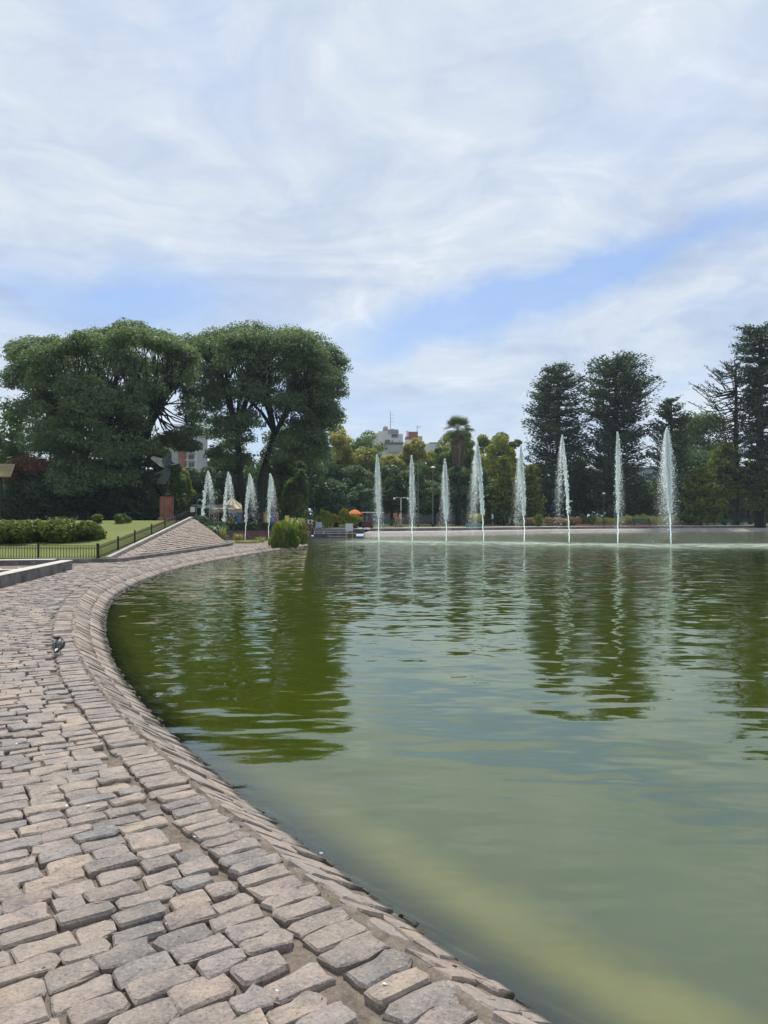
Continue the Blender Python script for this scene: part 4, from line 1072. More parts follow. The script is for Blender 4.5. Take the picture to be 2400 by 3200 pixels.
# palms
def palm(label, px, top, Y, rpx, seed, z=.3, skirt=True, n=46, feather=False, name='palm_tree'):
    rng = np.random.default_rng(seed); s_ = Y / F
    base = Vector(((px - 1200) * s_, Y, z)); H = CAMZ + (HZ - top) * s_ - z; L = rpx * s_
    e = empty(name, base); tag(e, label, 'palm tree')
    top_z = H - L * .75
    MB().tube([(0, 0, -.2), (0.05, 0, top_z * .5), (0, 0, top_z)], [.34, .26, .22], 9).build('trunk', M['bark'], e, True)
    if skirt:
        V = []; Fc = []
        for i_ in range(260):
            a = rng.uniform(0, 6.283); z1 = top_z - rng.uniform(0, .15) * L; ln = L * rng.uniform(.8, 2.0); r1 = rng.uniform(.15, .3); r2 = r1 + L * rng.uniform(.06, .3) 
            d = Vector((math.cos(a), math.sin(a), 0)); sdv = Vector((-d.y, d.x, 0)) * .10; b0 = len(V)
            V += [d * r1 + Vector((0, 0, z1)) - sdv * .3, d * r1 + Vector((0, 0, z1)) + sdv * .3, d * r2 + Vector((0, 0, z1 - ln * .5)) + sdv, d * r2 + Vector((0, 0, z1 - ln * .5)) - sdv, d * r2 * .75 + Vector((0, 0, z1 - ln)) + sdv * .4, d * r2 * .75 + Vector((0, 0, z1 - ln)) - sdv * .4]
            Fc += [(b0, b0 + 1, b0 + 2, b0 + 3), (b0 + 3, b0 + 2, b0 + 4, b0 + 5)]
        raw('dry_skirt', V, Fc, M['palmskirt'], e)
    for i_ in range(n):
        a = rng.uniform(0, 6.283); elv = rng.uniform(-.35, 1.35); d = Vector((math.cos(a) * math.cos(elv), math.sin(a) * math.cos(elv), math.sin(elv)))
        ln = L * rng.uniform(.75, 1.05); p0 = Vector((0, 0, top_z)); p1 = p0 + d * ln * .5; sg = Vector((0, 0, -1)) * ln * (.15 if elv > .8 else .28)
        V = []; Fc = []
        side_ = d.cross(Vector((0, 0, 1))).normalized(); upv = side_.cross(d).normalized()
        V += [p0 - side_ * .02, p0 + side_ * .02, p1 + side_ * .02, p1 - side_ * .02]; Fc.append((0, 1, 2, 3))
        if feather:
            for k_ in range(34):
                t_ = .12 + .88 * k_ / 33; c_ = p0 + d * ln * t_ + sg * t_ * t_ * 1.5
                for s1 in (-1, 1):
                    tip = c_ + (side_ * s1 * .8 + d * .7 - Vector((0, 0, .35))) * ln * .26 * math.sin(min(1, .25 + t_) * 2.6 + .2); b0 = len(V)
                    V += [c_, c_ + d * .05, tip + d * .01, tip]; Fc.append((b0, b0 + 1, b0 + 2, b0 + 3))
        else:
            for k_ in range(15):
                an = (k_ - 7) / 7 * 1.35; q_ = (d * math.cos(an) + side_ * math.sin(an)).normalized()
                m_ = p1 + q_ * ln * .32 + sg * .25; tip = p1 + q_ * ln * .58 + sg * (.8 + .3 * rng.random()); wv = q_.cross(upv) * .045; b0 = len(V)
                V += [p1, m_ - wv, tip, m_ + wv]; Fc.append((b0, b0 + 1, b0 + 2, b0 + 3))
        raw('frond', V, Fc, G['palm'], e, attr={'tint': ('FACE', rng.random(len(Fc)))})
    return e
palm('tall fan palm with a skirt of dead fronds above the far trees', 1432, 1304, 98, 57, 301, n=64)
palm('feathery palm behind the rusty shrub at the left edge', 45, 1372, 63, 75, 302, z=1.2, skirt=False, n=30, feather=True)
# far wood that closes the view low down
rng = np.random.default_rng(400); pads = []
for i_ in range(150):
    x = rng.uniform(-95, 105); y = 138 + rng.normal() * 4; r = rng.uniform(3, 4.6); pads.append([x, y, rng.uniform(1.0, 6.2), r, r * .6, r * .8])
P0, N, idx = pads_points(pads, 40000, rng, .5, .5)
fw = leaf_mesh('far_wood', P0, N, .5, rng, G['dark'], None, rng.random(40000)); tag(fw, 'dark belt of far trees closing the view', kind='stuff')
rng = np.random.default_rng(401); pads = []
for i_ in range(46):
    x = -54 + 34 * rng.random(); y = 70 + rng.normal() * 2; r = rng.uniform(1.6, 2.4); pads.append([x, y, rng.uniform(1.5, 4.0), r, r, r * .8])
P0, N, idx = pads_points(pads, 36000, rng, .5, .5)
fw = leaf_mesh('undergrowth', P0, N, .2, rng, G['dark'], None, rng.random(36000)); tag(fw, 'dark undergrowth in the shade behind the lawn', kind='stuff')

# ---------------------------------------------------------------- shrubs near the lawn
def ell(*rows): return [[x, y, z, r, r * ry, h] for x, y, z, r, ry, h in rows]
def lawn_at(px, py):
    """point of the lawn seen at a pixel"""
    for Y in np.arange(25.7, 70, .05):
        x = (px - 1200) * Y / F
        if lawn_z(x, Y) >= CAMZ + (HZ - py) * Y / F: return Vector((x, Y, lawn_z(x, Y)))
    return Vector(((px - 1200) * 60 / F, 60, 1.2))
b1 = lawn_at(90, 1692); s_ = b1.y / F
def hedge_pads(wpx, hpx, s_, rng, k=22, dep=.6):
    out = []
    for i_ in range(k):
        h = hpx * s_; r = rng.uniform(.20, .44) * h; x = rng.uniform(-1, 1) * max(.05, wpx * s_ - r)
        out.append([x, rng.normal() * dep * .6, rng.uniform(.25, .68) * h * (1 - .3 * abs(x / (wpx * s_)) ** 2), r * 1.2, r * 1.2, r])
    return out
hr = np.random.default_rng(410)
bush('rounded_shrub', 'darker green rounded shrub on the lawn at the left edge', lawn_at(62, 1694), hedge_pads(68, 72, s_, hr, 34), 'shrub', 411, 9500, .085, group='shrubs on the lawn')
bush('rounded_shrub', 'small shrub with brownish leaves cut by the left edge', lawn_at(-5, 1694), hedge_pads(25, 66, s_, hr, 12), 'mid', 412, 4500, .085, group='shrubs on the lawn')
bush('rounded_shrub', 'tall left half of the shrub pair in the middle of the lawn', lawn_at(190, 1692), hedge_pads(52, 70, s_, hr, 30), 'shrub', 413, 8500, .085, group='shrubs on the lawn')
bush('rounded_shrub', 'lower right half of the shrub pair in the middle of the lawn', lawn_at(268, 1688), hedge_pads(44, 58, s_, hr, 26), 'shrub', 414, 7000, .085, group='shrubs on the lawn')
bush('flowering_shrub', 'pale yellow shrub showing between the two lawn shrubs', lawn_at(110, 1660), hedge_pads(50, 34, s_ * 1.25, hr, 16), 'light', 415, 6000, .07, group='shrubs on the lawn')
blades('grass_clump', 'grassy clump in the gap between the lawn shrubs', lawn_at(138, 1690), .5, .42, 'light', 416, 260, wd=.012)
for i_, (px, py, lb) in enumerate([(310, 1634, 'leafy tuft at the top of the lawn left of the other tuft'), (385, 1634, 'leafy tuft at the top of the lawn left of the pedestal')]):
    bush('small_shrub', lb, lawn_at(px, py), hedge_pads(18, 20, 56 / F, hr, 8), 'shrub', 420 + i_, 1600, .07, group='leafy tufts at the top of the lawn')
bush('rusty_shrub', 'tall shrub with rusty red crown at the left', Vector(((95 - 1200) * 60 / F, 60, 1.2)), [[x * .55 - .6, 0, z, .75, .7, .45] for x, z in [(-1.2, 4.1), (-.3, 4.75), (.9, 4.9), (2.2, 4.7), (3.6, 4.4), (-1.6, 3.6), (.4, 4.3), (4.6, 3.9), (1.6, 4.2)]], 'red', 430, 7000, .1, 'shrub')
# reeds and bushes on the cobbled point
pt_ = gnd(882, 1709, 0)
bush('round_bush', 'bright green fine leaved bush on the tip of the cobbled point', gnd(886, 1710, 0), [[x * .9, y, z, .30 + .16 * ((x * 7.3 + z * 3.1) % 1), .36, .30 + .2 * ((z * 5.7 + x) % 1)] for x, y, z in [(-.25, 0, .45), (.25, .1, .5), (0, .1, .95), (-.28, .2, .8), (.32, 0, .85), (.05, -.1, .3), (.48, .2, .3), (-.5, .1, .28)]], 'light', 440, 6500, .11, upright=.65, aspect=.16)
blades('sprig_clump', 'loose green sprigs sticking out of the bright bush', gnd(886, 1709, 0), .62, 1.25, 'light', 449, 300, wd=.014, spread=.7)
blades('reed_clump', 'tall grey green reeds right of the bright bush', gnd(925, 1701, 0), .75, 1.45, 'reed', 441, 420, wd=.022)
blades('reed_clump', 'low reeds leaning over the water at the tip', gnd(948, 1702, 0), .4, .8, 'reed', 442, 160, wd=.018)
blades('reed_clump', 'small dry grass clump beside the second small jet', gnd(697, 1697, 0), .35, .95, 'bank_tuft', 443, 110, wd=.012)
blades('reed_clump', 'low yellow green weeds left of the third small jet', gnd(745, 1695, 0), .5, .55, 'bank_tuft', 444, 120, wd=.014)
blades('reed_clump', 'thin weeds between the third and fourth small jets', gnd(815, 1695, 0), .6, .35, 'bank_tuft', 445, 90, wd=.012)
blades('strap_plant', 'dark strap leaved clump behind the cobbled mound', Vector(((665 - 1200) * 47 / F, 47.5, 0)), .8, .95, 'bluegreen', 446, 420, wd=.045)
bush('round_bush', 'dark bush behind the top of the cobbled mound', Vector(((645 - 1200) * 49 / F, 49.8, 0)), [[0, 0, .6, .8, .7, .6], [-.7, .3, 1.0, .8, .7, .6], [.7, .2, .7, .6, .6, .5]], 'dark', 447, 6000, .09)
blades('lawn_edge_tufts', 'low grass tufts along the end of the cobbled point', gnd(770, 1697, 0), 1.9, .16, 'bank_tuft', 448, 700, wd=.008, spread=.25)
# ---------------------------------------------------------------- fountain jets
TET = np.array([(1, 1, 1), (1, -1, -1), (-1, 1, -1), (-1, -1, 1)], float) * .577
TF = np.array([(0, 1, 2), (0, 3, 1), (0, 2, 3), (1, 3, 2)])
def droplets(name, P, R, rng, parent):
    n = len(P); q = rng.normal(size=(n, 3, 3)); q, _ = np.linalg.qr(q)
    V = P[:, None, :] + np.einsum('nij,kj->nki', q, TET) * R[:, None, None] * np.array([1, 1, 1.6])
    Fc = (np.arange(n)[:, None, None] * 4 + TF[None]).reshape(-1, 3)
    o = raw(name, V.reshape(-1, 3), Fc, M['spray'], parent); o['kind'] = 'stuff'; return o
def jet(label, base, apx, apy, drift_px, seed, group, n=6500, wide=1.0, col=1.0, fall=2.0):
    rng = np.random.default_rng(seed); Y = base.y; s_ = Y / F
    e = empty('fountain_jet', base); tag(e, label, 'fountain jet', group)
    H = CAMZ + (HZ - apy) * s_ - base.z; ax = (apx - 1200) * s_ - base.x; dr = drift_px * s_
    MB().lathe((0, 0, -.12), [(.05, 0), (.05, .1), (.03, .13)], 8).build('nozzle', M['iron'], e)
    pts = []; rad = []
    for i_ in range(26):
        t_ = i_ / 25 * .80
        pts.append((ax * t_ ** 1.5 + rng.normal() * .012 * (1 + 3 * t_), rng.normal() * .01 * (1 + 3 * t_), H * t_)); rad.append((.030 + .006 * t_) * rng.uniform(.8, 1.2) * col)
    MB().tube(pts, rad, 6).build('water_column', M['spray'], e, True)
    def colx(h): return ax * (h / H) ** 1.5
    # broken upper part of the column, ending in a point
    m1 = int(n * .20); h = H * (1 - rng.random(m1) ** 1.4 * .72); f = h / H
    w_ = (.012 + .08 * np.sin(np.clip((1 - f) * 3.2, 0, 1.57)) * (.35 + .65 * f)) * col
    P1 = np.c_[colx(h) + rng.normal(size=m1) * w_, rng.normal(size=m1) * w_, h]
    R1 = rng.uniform(.016, .046, m1)
    # falling curtain: a spindle that widens as it falls and thins out towards the water
    m2 = n - m1; u = rng.beta(1.15, fall, m2); nc = 70
    clump = rng.integers(0, nc, m2); cx_ = rng.normal(size=nc); cy_ = rng.normal(size=nc); cu = rng.random(nc)
    w2 = (.04 + .62 * u ** .7) * wide
    near = np.exp(-((u - cu[clump]) / .22) ** 2) > rng.random(m2) * .8
    gx_ = np.where(near & (rng.random(m2) < .5), cx_[clump] * .6 + rng.normal(size=m2) * .3, rng.normal(size=m2) * .75)
    gy_ = np.where(near, cy_[clump] * .6 + rng.normal(size=m2) * .3, rng.normal(size=m2) * .7)
    x = ax + dr * u ** .6 * .42 + gx_ * w2 * .62; y = gy_ * w2 * .7
    z = H * (1 - u * .985) * (1 - rng.random(m2) * .015)
    P2 = np.c_[x, y, z]; R2 = rng.uniform(.004, .0145, m2) * (1.15 - .4 * u); big = (rng.random(m2) < .05) & near; R2[big] = rng.uniform(.018, .034, big.sum())
    droplets('spray', np.vstack([P1, P2]), np.r_[R1, R2], rng, e)
    return e
gl_ = 'large fountain jets in a row across the lake'
lab = ['leftmost large jet, above the striped food cart', 'slim white jet right of the walkers', 'third large jet, under the tall palm', 'fourth large jet, its spray falling to the left',
       'fifth large jet, left of the small layered conifer', 'thin broken jet over the pink flower bed', 'narrow tall jet left of the low green bench', 'widest and tallest jet near the right side of the lake']
wid = [.8, .7, .85, .9, .9, .8, .8, 1.35]; nn_ = [10500, 10500, 11500, 12500, 11500, 5500, 7500, 30000]
for i_, (j_, p_) in enumerate(zip(JETS, JP)):
    jet(lab[i_], p_, j_[2], j_[3], j_[4], 500 + i_, gl_, nn_[i_], wid[i_])
sj = [(628, 1690, 650, 1472, 42, 'leftmost small jet, rising behind the cobbled mound'), (697, 1690, 713, 1476, 40, 'small jet in front of the carousel roof'),
      (766, 1690, 780, 1481, 44, 'small jet at the right edge of the carousel roof'), (839, 1690, 844, 1481, 34, 'small jet nearest the bush on the cobbled point')]
for i_, (bx, by, ax_, ay_, dr_, lb) in enumerate(sj):
    jet(lb, Vector(((bx - 1200) * 55 / F, 55, WZ)), ax_, ay_, dr_, 520 + i_, 'small fountain jets beside the carousel', 3800 if i_ < 2 else 5000, .95, .9, 3.2)

# ---------------------------------------------------------------- buildings
def bl(px, py, Y): return at(px, py, Y)
def building(name, label, boxes, wins, group='apartment blocks behind the trees', extra=()):
    """boxes: (part, px0, px1, top, bottom, Y, depth, material); wins: (px0, px1, top, bottom, Y of the face)"""
    b0 = boxes[0]; o_ = at((b0[1] + b0[2]) / 2, HZ, b0[5]); o_.z = 0
    e = empty(name, o_); tag(e, label, 'building', group)
    for (pn, x0, x1, t_, b_, Y, dep, mt) in boxes:
        s_ = Y / F; w_ = (x1 - x0) * s_; zt = CAMZ + (HZ - t_) * s_; zb = 0 if b_ is None else CAMZ + (HZ - b_) * s_
        MB().box((((x0 + x1) / 2 - 1200) * s_, Y + dep / 2, (zt + zb) / 2), (w_, dep, zt - zb)).build(pn, M[mt], e, rel=True)
    for (x0, x1, t_, b_, Y) in wins:
        s_ = Y / F; cx_ = ((x0 + x1) / 2 - 1200) * s_; cz = CAMZ + (HZ - (t_ + b_) / 2) * s_; w_ = (x1 - x0) * s_; h_ = (b_ - t_) * s_
        f = MB()
        for dx_, ww in ((-w_ / 2, .1), (w_ / 2, .1), (0, .06)): f.box((cx_ + dx_, Y - .05, cz), (ww, .14, h_ + .1))
        for dz_ in (-h_ / 2, h_ / 2): f.box((cx_, Y - .06, cz + dz_), (w_ + .12, .18, .1))
        wo_ = f.build('window', M['white'] if (x1 - x0) < 14 else M['greywall'], e, rel=True)
        MB().box((cx_, Y - .015, cz), (w_ - .02, .06, h_ - .02)).build('pane', M['glass'], wo_, rel=False)
        pn = wo_.children[0] if wo_.children else None
        if pn is not None:
            for v_ in pn.data.vertices: v_.co = v_.co - e.location
    for f_ in extra: f_(e)
    return e
Yb = 190.0
def balconies(rows, x0, x1, Y, mt='offwhite', dep=1.4):
    def f(e):
        s_ = Y / F
        for r_ in rows:
            z_ = CAMZ + (HZ - r_) * s_; cx_ = ((x0 + x1) / 2 - 1200) * s_; w_ = (x1 - x0) * s_
            b_ = MB().box((cx_, Y - dep / 2, z_), (w_, dep, .2)).build('balcony', M[mt], e, rel=True)
            m_ = MB().box((cx_, Y - dep + .03, z_ + .95), (w_, .05, .06))
            for i_ in range(9): m_.box((cx_ - w_ / 2 + w_ * i_ / 8, Y - dep + .03, z_ + .5), (.04, .04, .85))
            r2 = m_.build('railing', M['iron'], b_)
            for v_ in r2.data.vertices: v_.co = v_.co - e.location
    return f
building('apartment_block', 'grey and red brick apartment block seen between the two spreading trees',
         [('wall', 525, 614, 1345, None, Yb, 12, 'greywall'), ('brick_bay', 557, 580, 1392, None, Yb - .4, .38, 'brickwall'), ('upper_wall', 540, 610, 1326, 1345, Yb + 2, 8, 'offwhite'), ('side_bay', 583, 613, 1370, None, Yb - .5, .45, 'offwhite')],
         [(558, 577, 1371, 1382, Yb - .45), (586, 607, 1374, 1388, Yb - .55), (589, 607, 1397, 1413, Yb - .55), (589, 607, 1421, 1437, Yb - .55), (589, 607, 1445, 1460, Yb - .55), (541, 552, 1396, 1410, Yb - .02), (528, 553, 1371, 1382, Yb - .02)],
         extra=[balconies([1389, 1415, 1439, 1463], 583, 613, Yb - .5), balconies([1387], 526, 580, Yb - .4)])
Yc = 215.0
def mast(px, t_, b_, Y, arms=3):
    def f(e):
        s_ = Y / F; x_ = (px - 1200) * s_; z0, z1 = CAMZ + (HZ - b_) * s_, CAMZ + (HZ - t_) * s_
        m_ = MB().tube([(x_, Y, z0), (x_, Y, z1)], [.10, .07], 5)
        for i_ in range(arms): m_.box((x_ + .5, Y, z1 - (.3 + .22 * i_) * (z1 - z0) * .8), (1.3, .06, .08))
        m_.build('antenna_mast', M['grey_metal'], e, rel=True)
    return f
def tank(px, t_, b_, Y, r):
    def f(e):
        s_ = Y / F; x_ = (px - 1200) * s_; z0, z1 = CAMZ + (HZ - b_) * s_, CAMZ + (HZ - t_) * s_
        MB().lathe((x_, Y + 2, z0), [(r * 1.2, -.3), (r * 1.2, .5), (r, .5), (r, z1 - z0 - .4), (r * .5, z1 - z0)], 14).build('roof_tank', M['greywall'], e, rel=True)
    return f
building('apartment_block', 'white stepped apartment block with roof tank above the trees',
         [('wall', 1180, 1260, 1376, None, Yc, 14, 'offwhite'), ('left_wing', 1153, 1182, 1353, None, Yc + 3, 10, 'offwhite'), ('stair_block', 1182, 1200, 1348, 1380, Yc + .6, 8, 'offwhite'), ('penthouse', 1200, 1246, 1346, 1376, Yc + .8, 9, 'offwhite'),
          ('penthouse_roof', 1214, 1245, 1342, 1350, Yc + .3, 9, 'greywall'), ('right_wing', 1245, 1259, 1356, 1376, Yc + 1.5, 6, 'offwhite'), ('terrace_screen', 1210, 1258, 1391, 1412, Yc - 1.6, .5, 'greywall'), ('terrace_slab', 1202, 1262, 1382, 1385, Yc - 1.5, 1.5, 'dark_concrete'), ('upper_room', 1222, 1231, 1340, 1343, Yc + 2, 3, 'greywall')],
         [(1224, 1243, 1356, 1367, Yc + .75), (1203, 1219, 1374.5, 1383, Yc - .02), (1223, 1229, 1375, 1384, Yc - .03), (1211, 1216, 1352, 1357, Yc + .75), (1247, 1251, 1375, 1379, Yc - .04)],
         extra=[mast(1220, 1283, 1342, Yc, 3), tank(1204.5, 1329, 1346, Yc, .75)])
building('apartment_block', 'brick topped apartment block right of the white one',
         [('wall', 1266, 1326, 1379, None, Yc + 12, 12, 'offwhite'), ('brick_room', 1274, 1306, 1349, 1368, Yc + 14, 6, 'brickwall'), ('brick_band', 1267, 1305, 1364, 1374, Yc + 12.6, 6, 'brickwall'), ('rear_room', 1304, 1320, 1363, 1380, Yc + 14, 5, 'greywall'), ('lower_band', 1266, 1308, 1374, 1380, Yc + 12.2, 8, 'offwhite'), ('chimney', 1270, 1277, 1346, 1366, Yc + 13.5, 1.2, 'offwhite')],
         [(1311, 1316, 1370, 1376, Yc + 13.97), (1298, 1306, 1380, 1385, Yc + 11.96), (1313, 1322, 1380, 1385, Yc + 11.96)], extra=[mast(1304, 1328, 1350, Yc + 14, 2)])
building('low_block', 'long pale low block left of the tall palm', [('wall', 1322, 1385, 1386, None, Yc + 4, 10, 'offwhite'), ('parapet', 1341, 1350, 1382, 1387, Yc + 4.5, 3, 'concrete'), ('roof_slab', 1350, 1390, 1382, 1386, Yc + 3.8, 8, 'greywall')], [(1360, 1368, 1392, 1397, Yc + 3.98)])
building('house', 'pale house wall glimpsed behind the tall palm', [('wall', 1375, 1450, 1416, None, 150, 8, 'offwhite')], [(1385, 1392, 1425, 1434, 149.98)], 'low houses behind the trees')
building('house', 'pale blue house glimpsed left of the widest jet', [('wall', 1985, 2065, 1462, None, 140, 9, 'bluewall'), ('eave', 1983, 2066, 1459, 1462.5, 139.6, 9.5, 'white')], [(2008, 2018, 1476, 1487, 139.98), (2030, 2037, 1476, 1484, 139.98)], 'low houses behind the trees')
building('house', 'grey house wall glimpsed between the rightmost trunks', [('wall', 2290, 2440, 1535, None, 150, 8, 'greywall'), ('roof_slab', 2285, 2445, 1531, 1535, 149.7, 8.5, 'offwhite')], [(2318, 2332, 1600, 1625, 149.98), (2352, 2370, 1560, 1575, 149.98), (2300, 2312, 1560, 1575, 149.98)], 'low houses behind the trees')
building('house', 'pale wall glimpsed behind the thin broken jet', [('wall', 1640, 1700, 1530, None, 132, 6, 'offwhite')], [(1655, 1662, 1535, 1546, 131.98)], 'low houses behind the trees')
# turf roofed shelter at the left edge
e = empty('turf_roofed_shelter', at(0, 1500, 58)); e.location.z = 1.2; tag(e, 'shelter with a dry turf roof cut by the left edge', 'shelter')
s_ = 58 / F
MB().add([at(-80, 1486, 57), at(35, 1487, 57), at(48, 1450, 59), at(-80, 1447, 59), at(-80, 1491, 57), at(35, 1491, 57)], [(0, 1, 2, 3), (4, 5, 1, 0)]).build('roof', M['tanroof'], e, rel=True)
for px in (-60, 2): MB().bar(at(px, 1490, 57.4), at(px, 1640, 57.4), .2).build('post', M['bark'], e, rel=True)

# ---------------------------------------------------------------- statue on its pedestal
pc = Vector(((521 - 1200) * 58 / F, 58, 1.14)); s_ = 58 / F
pd = empty('pedestal', pc); tag(pd, 'fluted red stone pedestal under the bronze statue', 'pedestal')
MB().lathe((0, 0, 0), [(.68, 0), (.68, .30), (.60, .36)], 24).build('plinth', M['redstone'], pd)
ph = CAMZ + (HZ - 1552) * s_ - pc.z
for i_ in range(18):
    a = 2 * math.pi * i_ / 18; r = .47
    MB().box((math.cos(a) * r, math.sin(a) * r, (.36 + ph) / 2), (.10, .145, ph - .36), a).build('flute', M['redstone'], pd, bevel=.02)
MB().lathe((0, 0, .3), [(.46, 0), (.46, ph - .31)], 20).build('core', M['redstone'], pd)
stt = empty('statue', pc + Vector((0, 0, ph))); tag(stt, 'dark bronze winged figure on one leg holding a bow', 'statue')
def skin_body(name, joints, edges, mat, parent, sub=2, root=0, fm=None):
    me = bpy.data.meshes.new(name); me.from_pydata([j[:3] for j in joints], edges, []); me.update()
    o = bpy.data.objects.new(name, me); C.objects.link(o)
    m_ = o.modifiers.new('s', 'SKIN'); m_.use_smooth_shade = True
    for i_, j in enumerate(joints):
        r = j[3]; me.skin_vertices[0].data[i_].radius = (r, j[4] if len(j) > 4 else r); me.skin_vertices[0].data[i_].use_root = (i_ == root)
    s2 = o.modifiers.new('d', 'SUBSURF'); s2.levels = sub; s2.render_levels = sub
    dg = bpy.context.evaluated_depsgraph_get(); ev = o.evaluated_get(dg); nm = bpy.data.meshes.new_from_object(ev)
    o.modifiers.clear(); bpy.data.objects.remove(o); bpy.data.meshes.remove(me)
    nm.name = name
    nm.materials.clear()
    for mt in (mat if isinstance(mat, (list, tuple)) else [mat]): nm.materials.append(mt)
    nm.polygons.foreach_set('use_smooth', np.ones(len(nm.polygons), bool))
    if fm: nm.polygons.foreach_set('material_index', np.array([fm(p.center) for p in nm.polygons], dtype=np.int32))
    o = bpy.data.objects.new(name, nm); return link(o, parent)
MB().lathe((.05, 0, 0), [(.05, 0), (.22, .04), (.28, .14), (.22, .26), (.06, .31)], 14).build('globe', M['bronze'], stt, True)
J = [(0, 0, 2.05, .26, .2), (0.02, 0, 2.4, .22, .18), (.08, 0, 2.75, .27, .19), (.14, 0, 3.05, .12), (.2, 0, 3.28, .15, .15),
     (.05, 0, 1.6, .15), (.16, 0, 1.1, .10), (.07, 0, .55, .06), (.1, 0, .34, .06),
     (-.15, 0, 1.75, .15), (-.45, .1, 1.45, .11), (-.85, .1, 1.35, .06),
     (.42, -.1, 2.72, .11), (.8, -.25, 2.45, .08), (1.1, -.3, 2.6, .05),
     (-.15, .1, 2.8, .12), (-.35, .1, 3.15, .08), (.05, .1, 3.45, .05)]
E = [(0, 1), (1, 2), (2, 3), (3, 4), (0, 5), (5, 6), (6, 7), (7, 8), (0, 9), (9, 10), (10, 11), (2, 12), (12, 13), (13, 14), (2, 15), (15, 16), (16, 17)]
skin_body('figure', J, E, M['bronze'], stt)
def blade_plate(name, outline, y0, th, mat, parent, bend=0.0):
    V = []; n = len(outline)
    for sg in (-1, 1):
        for x, z in outline: V.append((x, y0 + sg * th / 2 + bend * x * x, z))
    Fc = [tuple(range(n)), tuple(reversed(range(n, 2 * n)))] + [(i, i + n, (i + 1) % n + n, (i + 1) % n) for i in range(n)]
    o = raw(name, V, Fc, mat, parent); b_ = o.modifiers.new('b', 'BEVEL'); b_.width = .03; b_.segments = 2; return o
blade_plate('wing', [(0, 2.35), (-.25, 2.3), (-.6, 2.42), (-1.0, 2.75), (-1.3, 2.95), (-1.42, 3.05), (-1.36, 3.18), (-1.2, 3.26), (-.95, 3.18), (-.55, 3.08), (-.1, 2.98), (.05, 2.8)], .22, .12, M['bronze_pale'], stt, .12)
blade_plate('shield', [(-.22, 2.45), (-.34, 2.8), (-.22, 3.12), (-.02, 3.2), (.1, 3.42), (.2, 3.55), (.27, 3.42), (.38, 3.3), (.36, 3.05), (.46, 2.8), (.3, 2.5), (.05, 2.42)], -.2, .16, M['bronze'], stt, .3)
blade_plate('skirt', [(-.25, 2.2), (.28, 2.2), (.33, 1.75), (.2, 1.3), (.05, 1.02), (-.25, .95), (-.6, .98), (-.8, 1.1), (-.55, 1.4), (-.4, 1.8)], 0, .4, M['bronze'], stt)
blade_plate('sash', [(-.1, 1.95), (-.5, 1.8), (-.98, 1.68), (-1.02, 1.75), (-.55, 1.98), (-.15, 2.12)], -.15, .06, M['bronze'], stt)
MB().tube([(1.22, -.3, 3.0), (1.12, -.3, 2.75), (.95, -.3, 2.62), (.7, -.3, 2.55), (.35, -.3, 2.5)], [.02, .035, .04, .035, .02], 6).build('bow', M['bronze_pale'], stt, True)
for v_ in (): pass
stt.scale = (.985, .985, (CAMZ + (HZ - 1410) * s_ - (pc.z + ph)) / 3.62)

# ---------------------------------------------------------------- carousel, awning and painted walls
Yk = 75.5; s_ = Yk / F
ca = empty('carousel', Vector(((712 - 1200) * s_, Yk + 2, .0))); tag(ca, 'round carousel with a cream and tan striped tent roof', 'carousel')
Rr = 60 * s_; za = CAMZ + (HZ - 1555) * s_; ze = CAMZ + (HZ - 1590) * s_; zv = CAMZ + (HZ - 1601) * s_
for i_ in range(28):
    a0, a1 = 2 * math.pi * i_ / 28, 2 * math.pi * (i_ + 1) / 28; am = (a0 + a1) / 2
    p = lambda r, a, z: (math.cos(a) * r, math.sin(a) * r, z)
    zm = ze + (za - ze) * .42
    MB().add([p(.06, a0, za), p(.06, a1, za), p(Rr * .5, a0, zm), p(Rr * .5, am, zm - .05), p(Rr * .5, a1, zm), p(Rr, a0, ze), p(Rr, am, ze - .06), p(Rr, a1, ze)],
             [(0, 2, 3, 1), (1, 3, 4), (2, 5, 6, 3), (3, 6, 7, 4)]).build('roof_panel', M['cream'] if i_ % 2 else M['tan'], ca)
    MB().add([p(Rr + .03, a0, ze + .02), p(Rr + .03, a1, ze + .02), p(Rr + .03, a1, zv + .08), p(Rr + .03, am, zv - .12), p(Rr + .03, a0, zv + .08), p(Rr - .02, a0, ze), p(Rr - .02, a1, ze)], [(0, 4, 3, 2, 1), (0, 1, 6, 5)]).build('valance', M['ornament'], ca)
MB().lathe((0, 0, za - .05), [(.08, 0), (.1, .1), (.02, .25)], 8).build('finial', M['cream'], ca)
for i_ in range(10):
    a = 2 * math.pi * (i_ + .5) / 10; MB().tube([(math.cos(a) * Rr * .93, math.sin(a) * Rr * .93, 0), (math.cos(a) * Rr * .93, math.sin(a) * Rr * .93, zv + .2)], .05, 6).build('post', M['ornament'], ca)
MB().lathe((0, 0, 0), [(Rr * .97, 0), (Rr * .97, .3)], 28).build('platform', M['maroon'], ca)
MB().lathe((0, 0, .3), [(.7, 0), (.7, zv - .2)], 14).build('centre_drum', M['pink_m'], ca)
aw = empty('awning', Vector(((655 - 1200) * 72.5 / F, 73.5, 0))); tag(aw, 'flat grey awning left of the carousel roof', 'awning'); s7 = 72.5 / F
zq = CAMZ + (HZ - 1582) * s7
MB().box(((658 - 1200) * s7, 73.5, zq), (112 * s7, 3.0, .3)).build('roof', M['awning'], aw, rel=True)
for px in (612, 655, 706): MB().box(((px - 1200) * s7, 72.6, zq / 2 - .08), (.10, .10, zq - .15)).build('post', M['offwhite'], aw, rel=True)
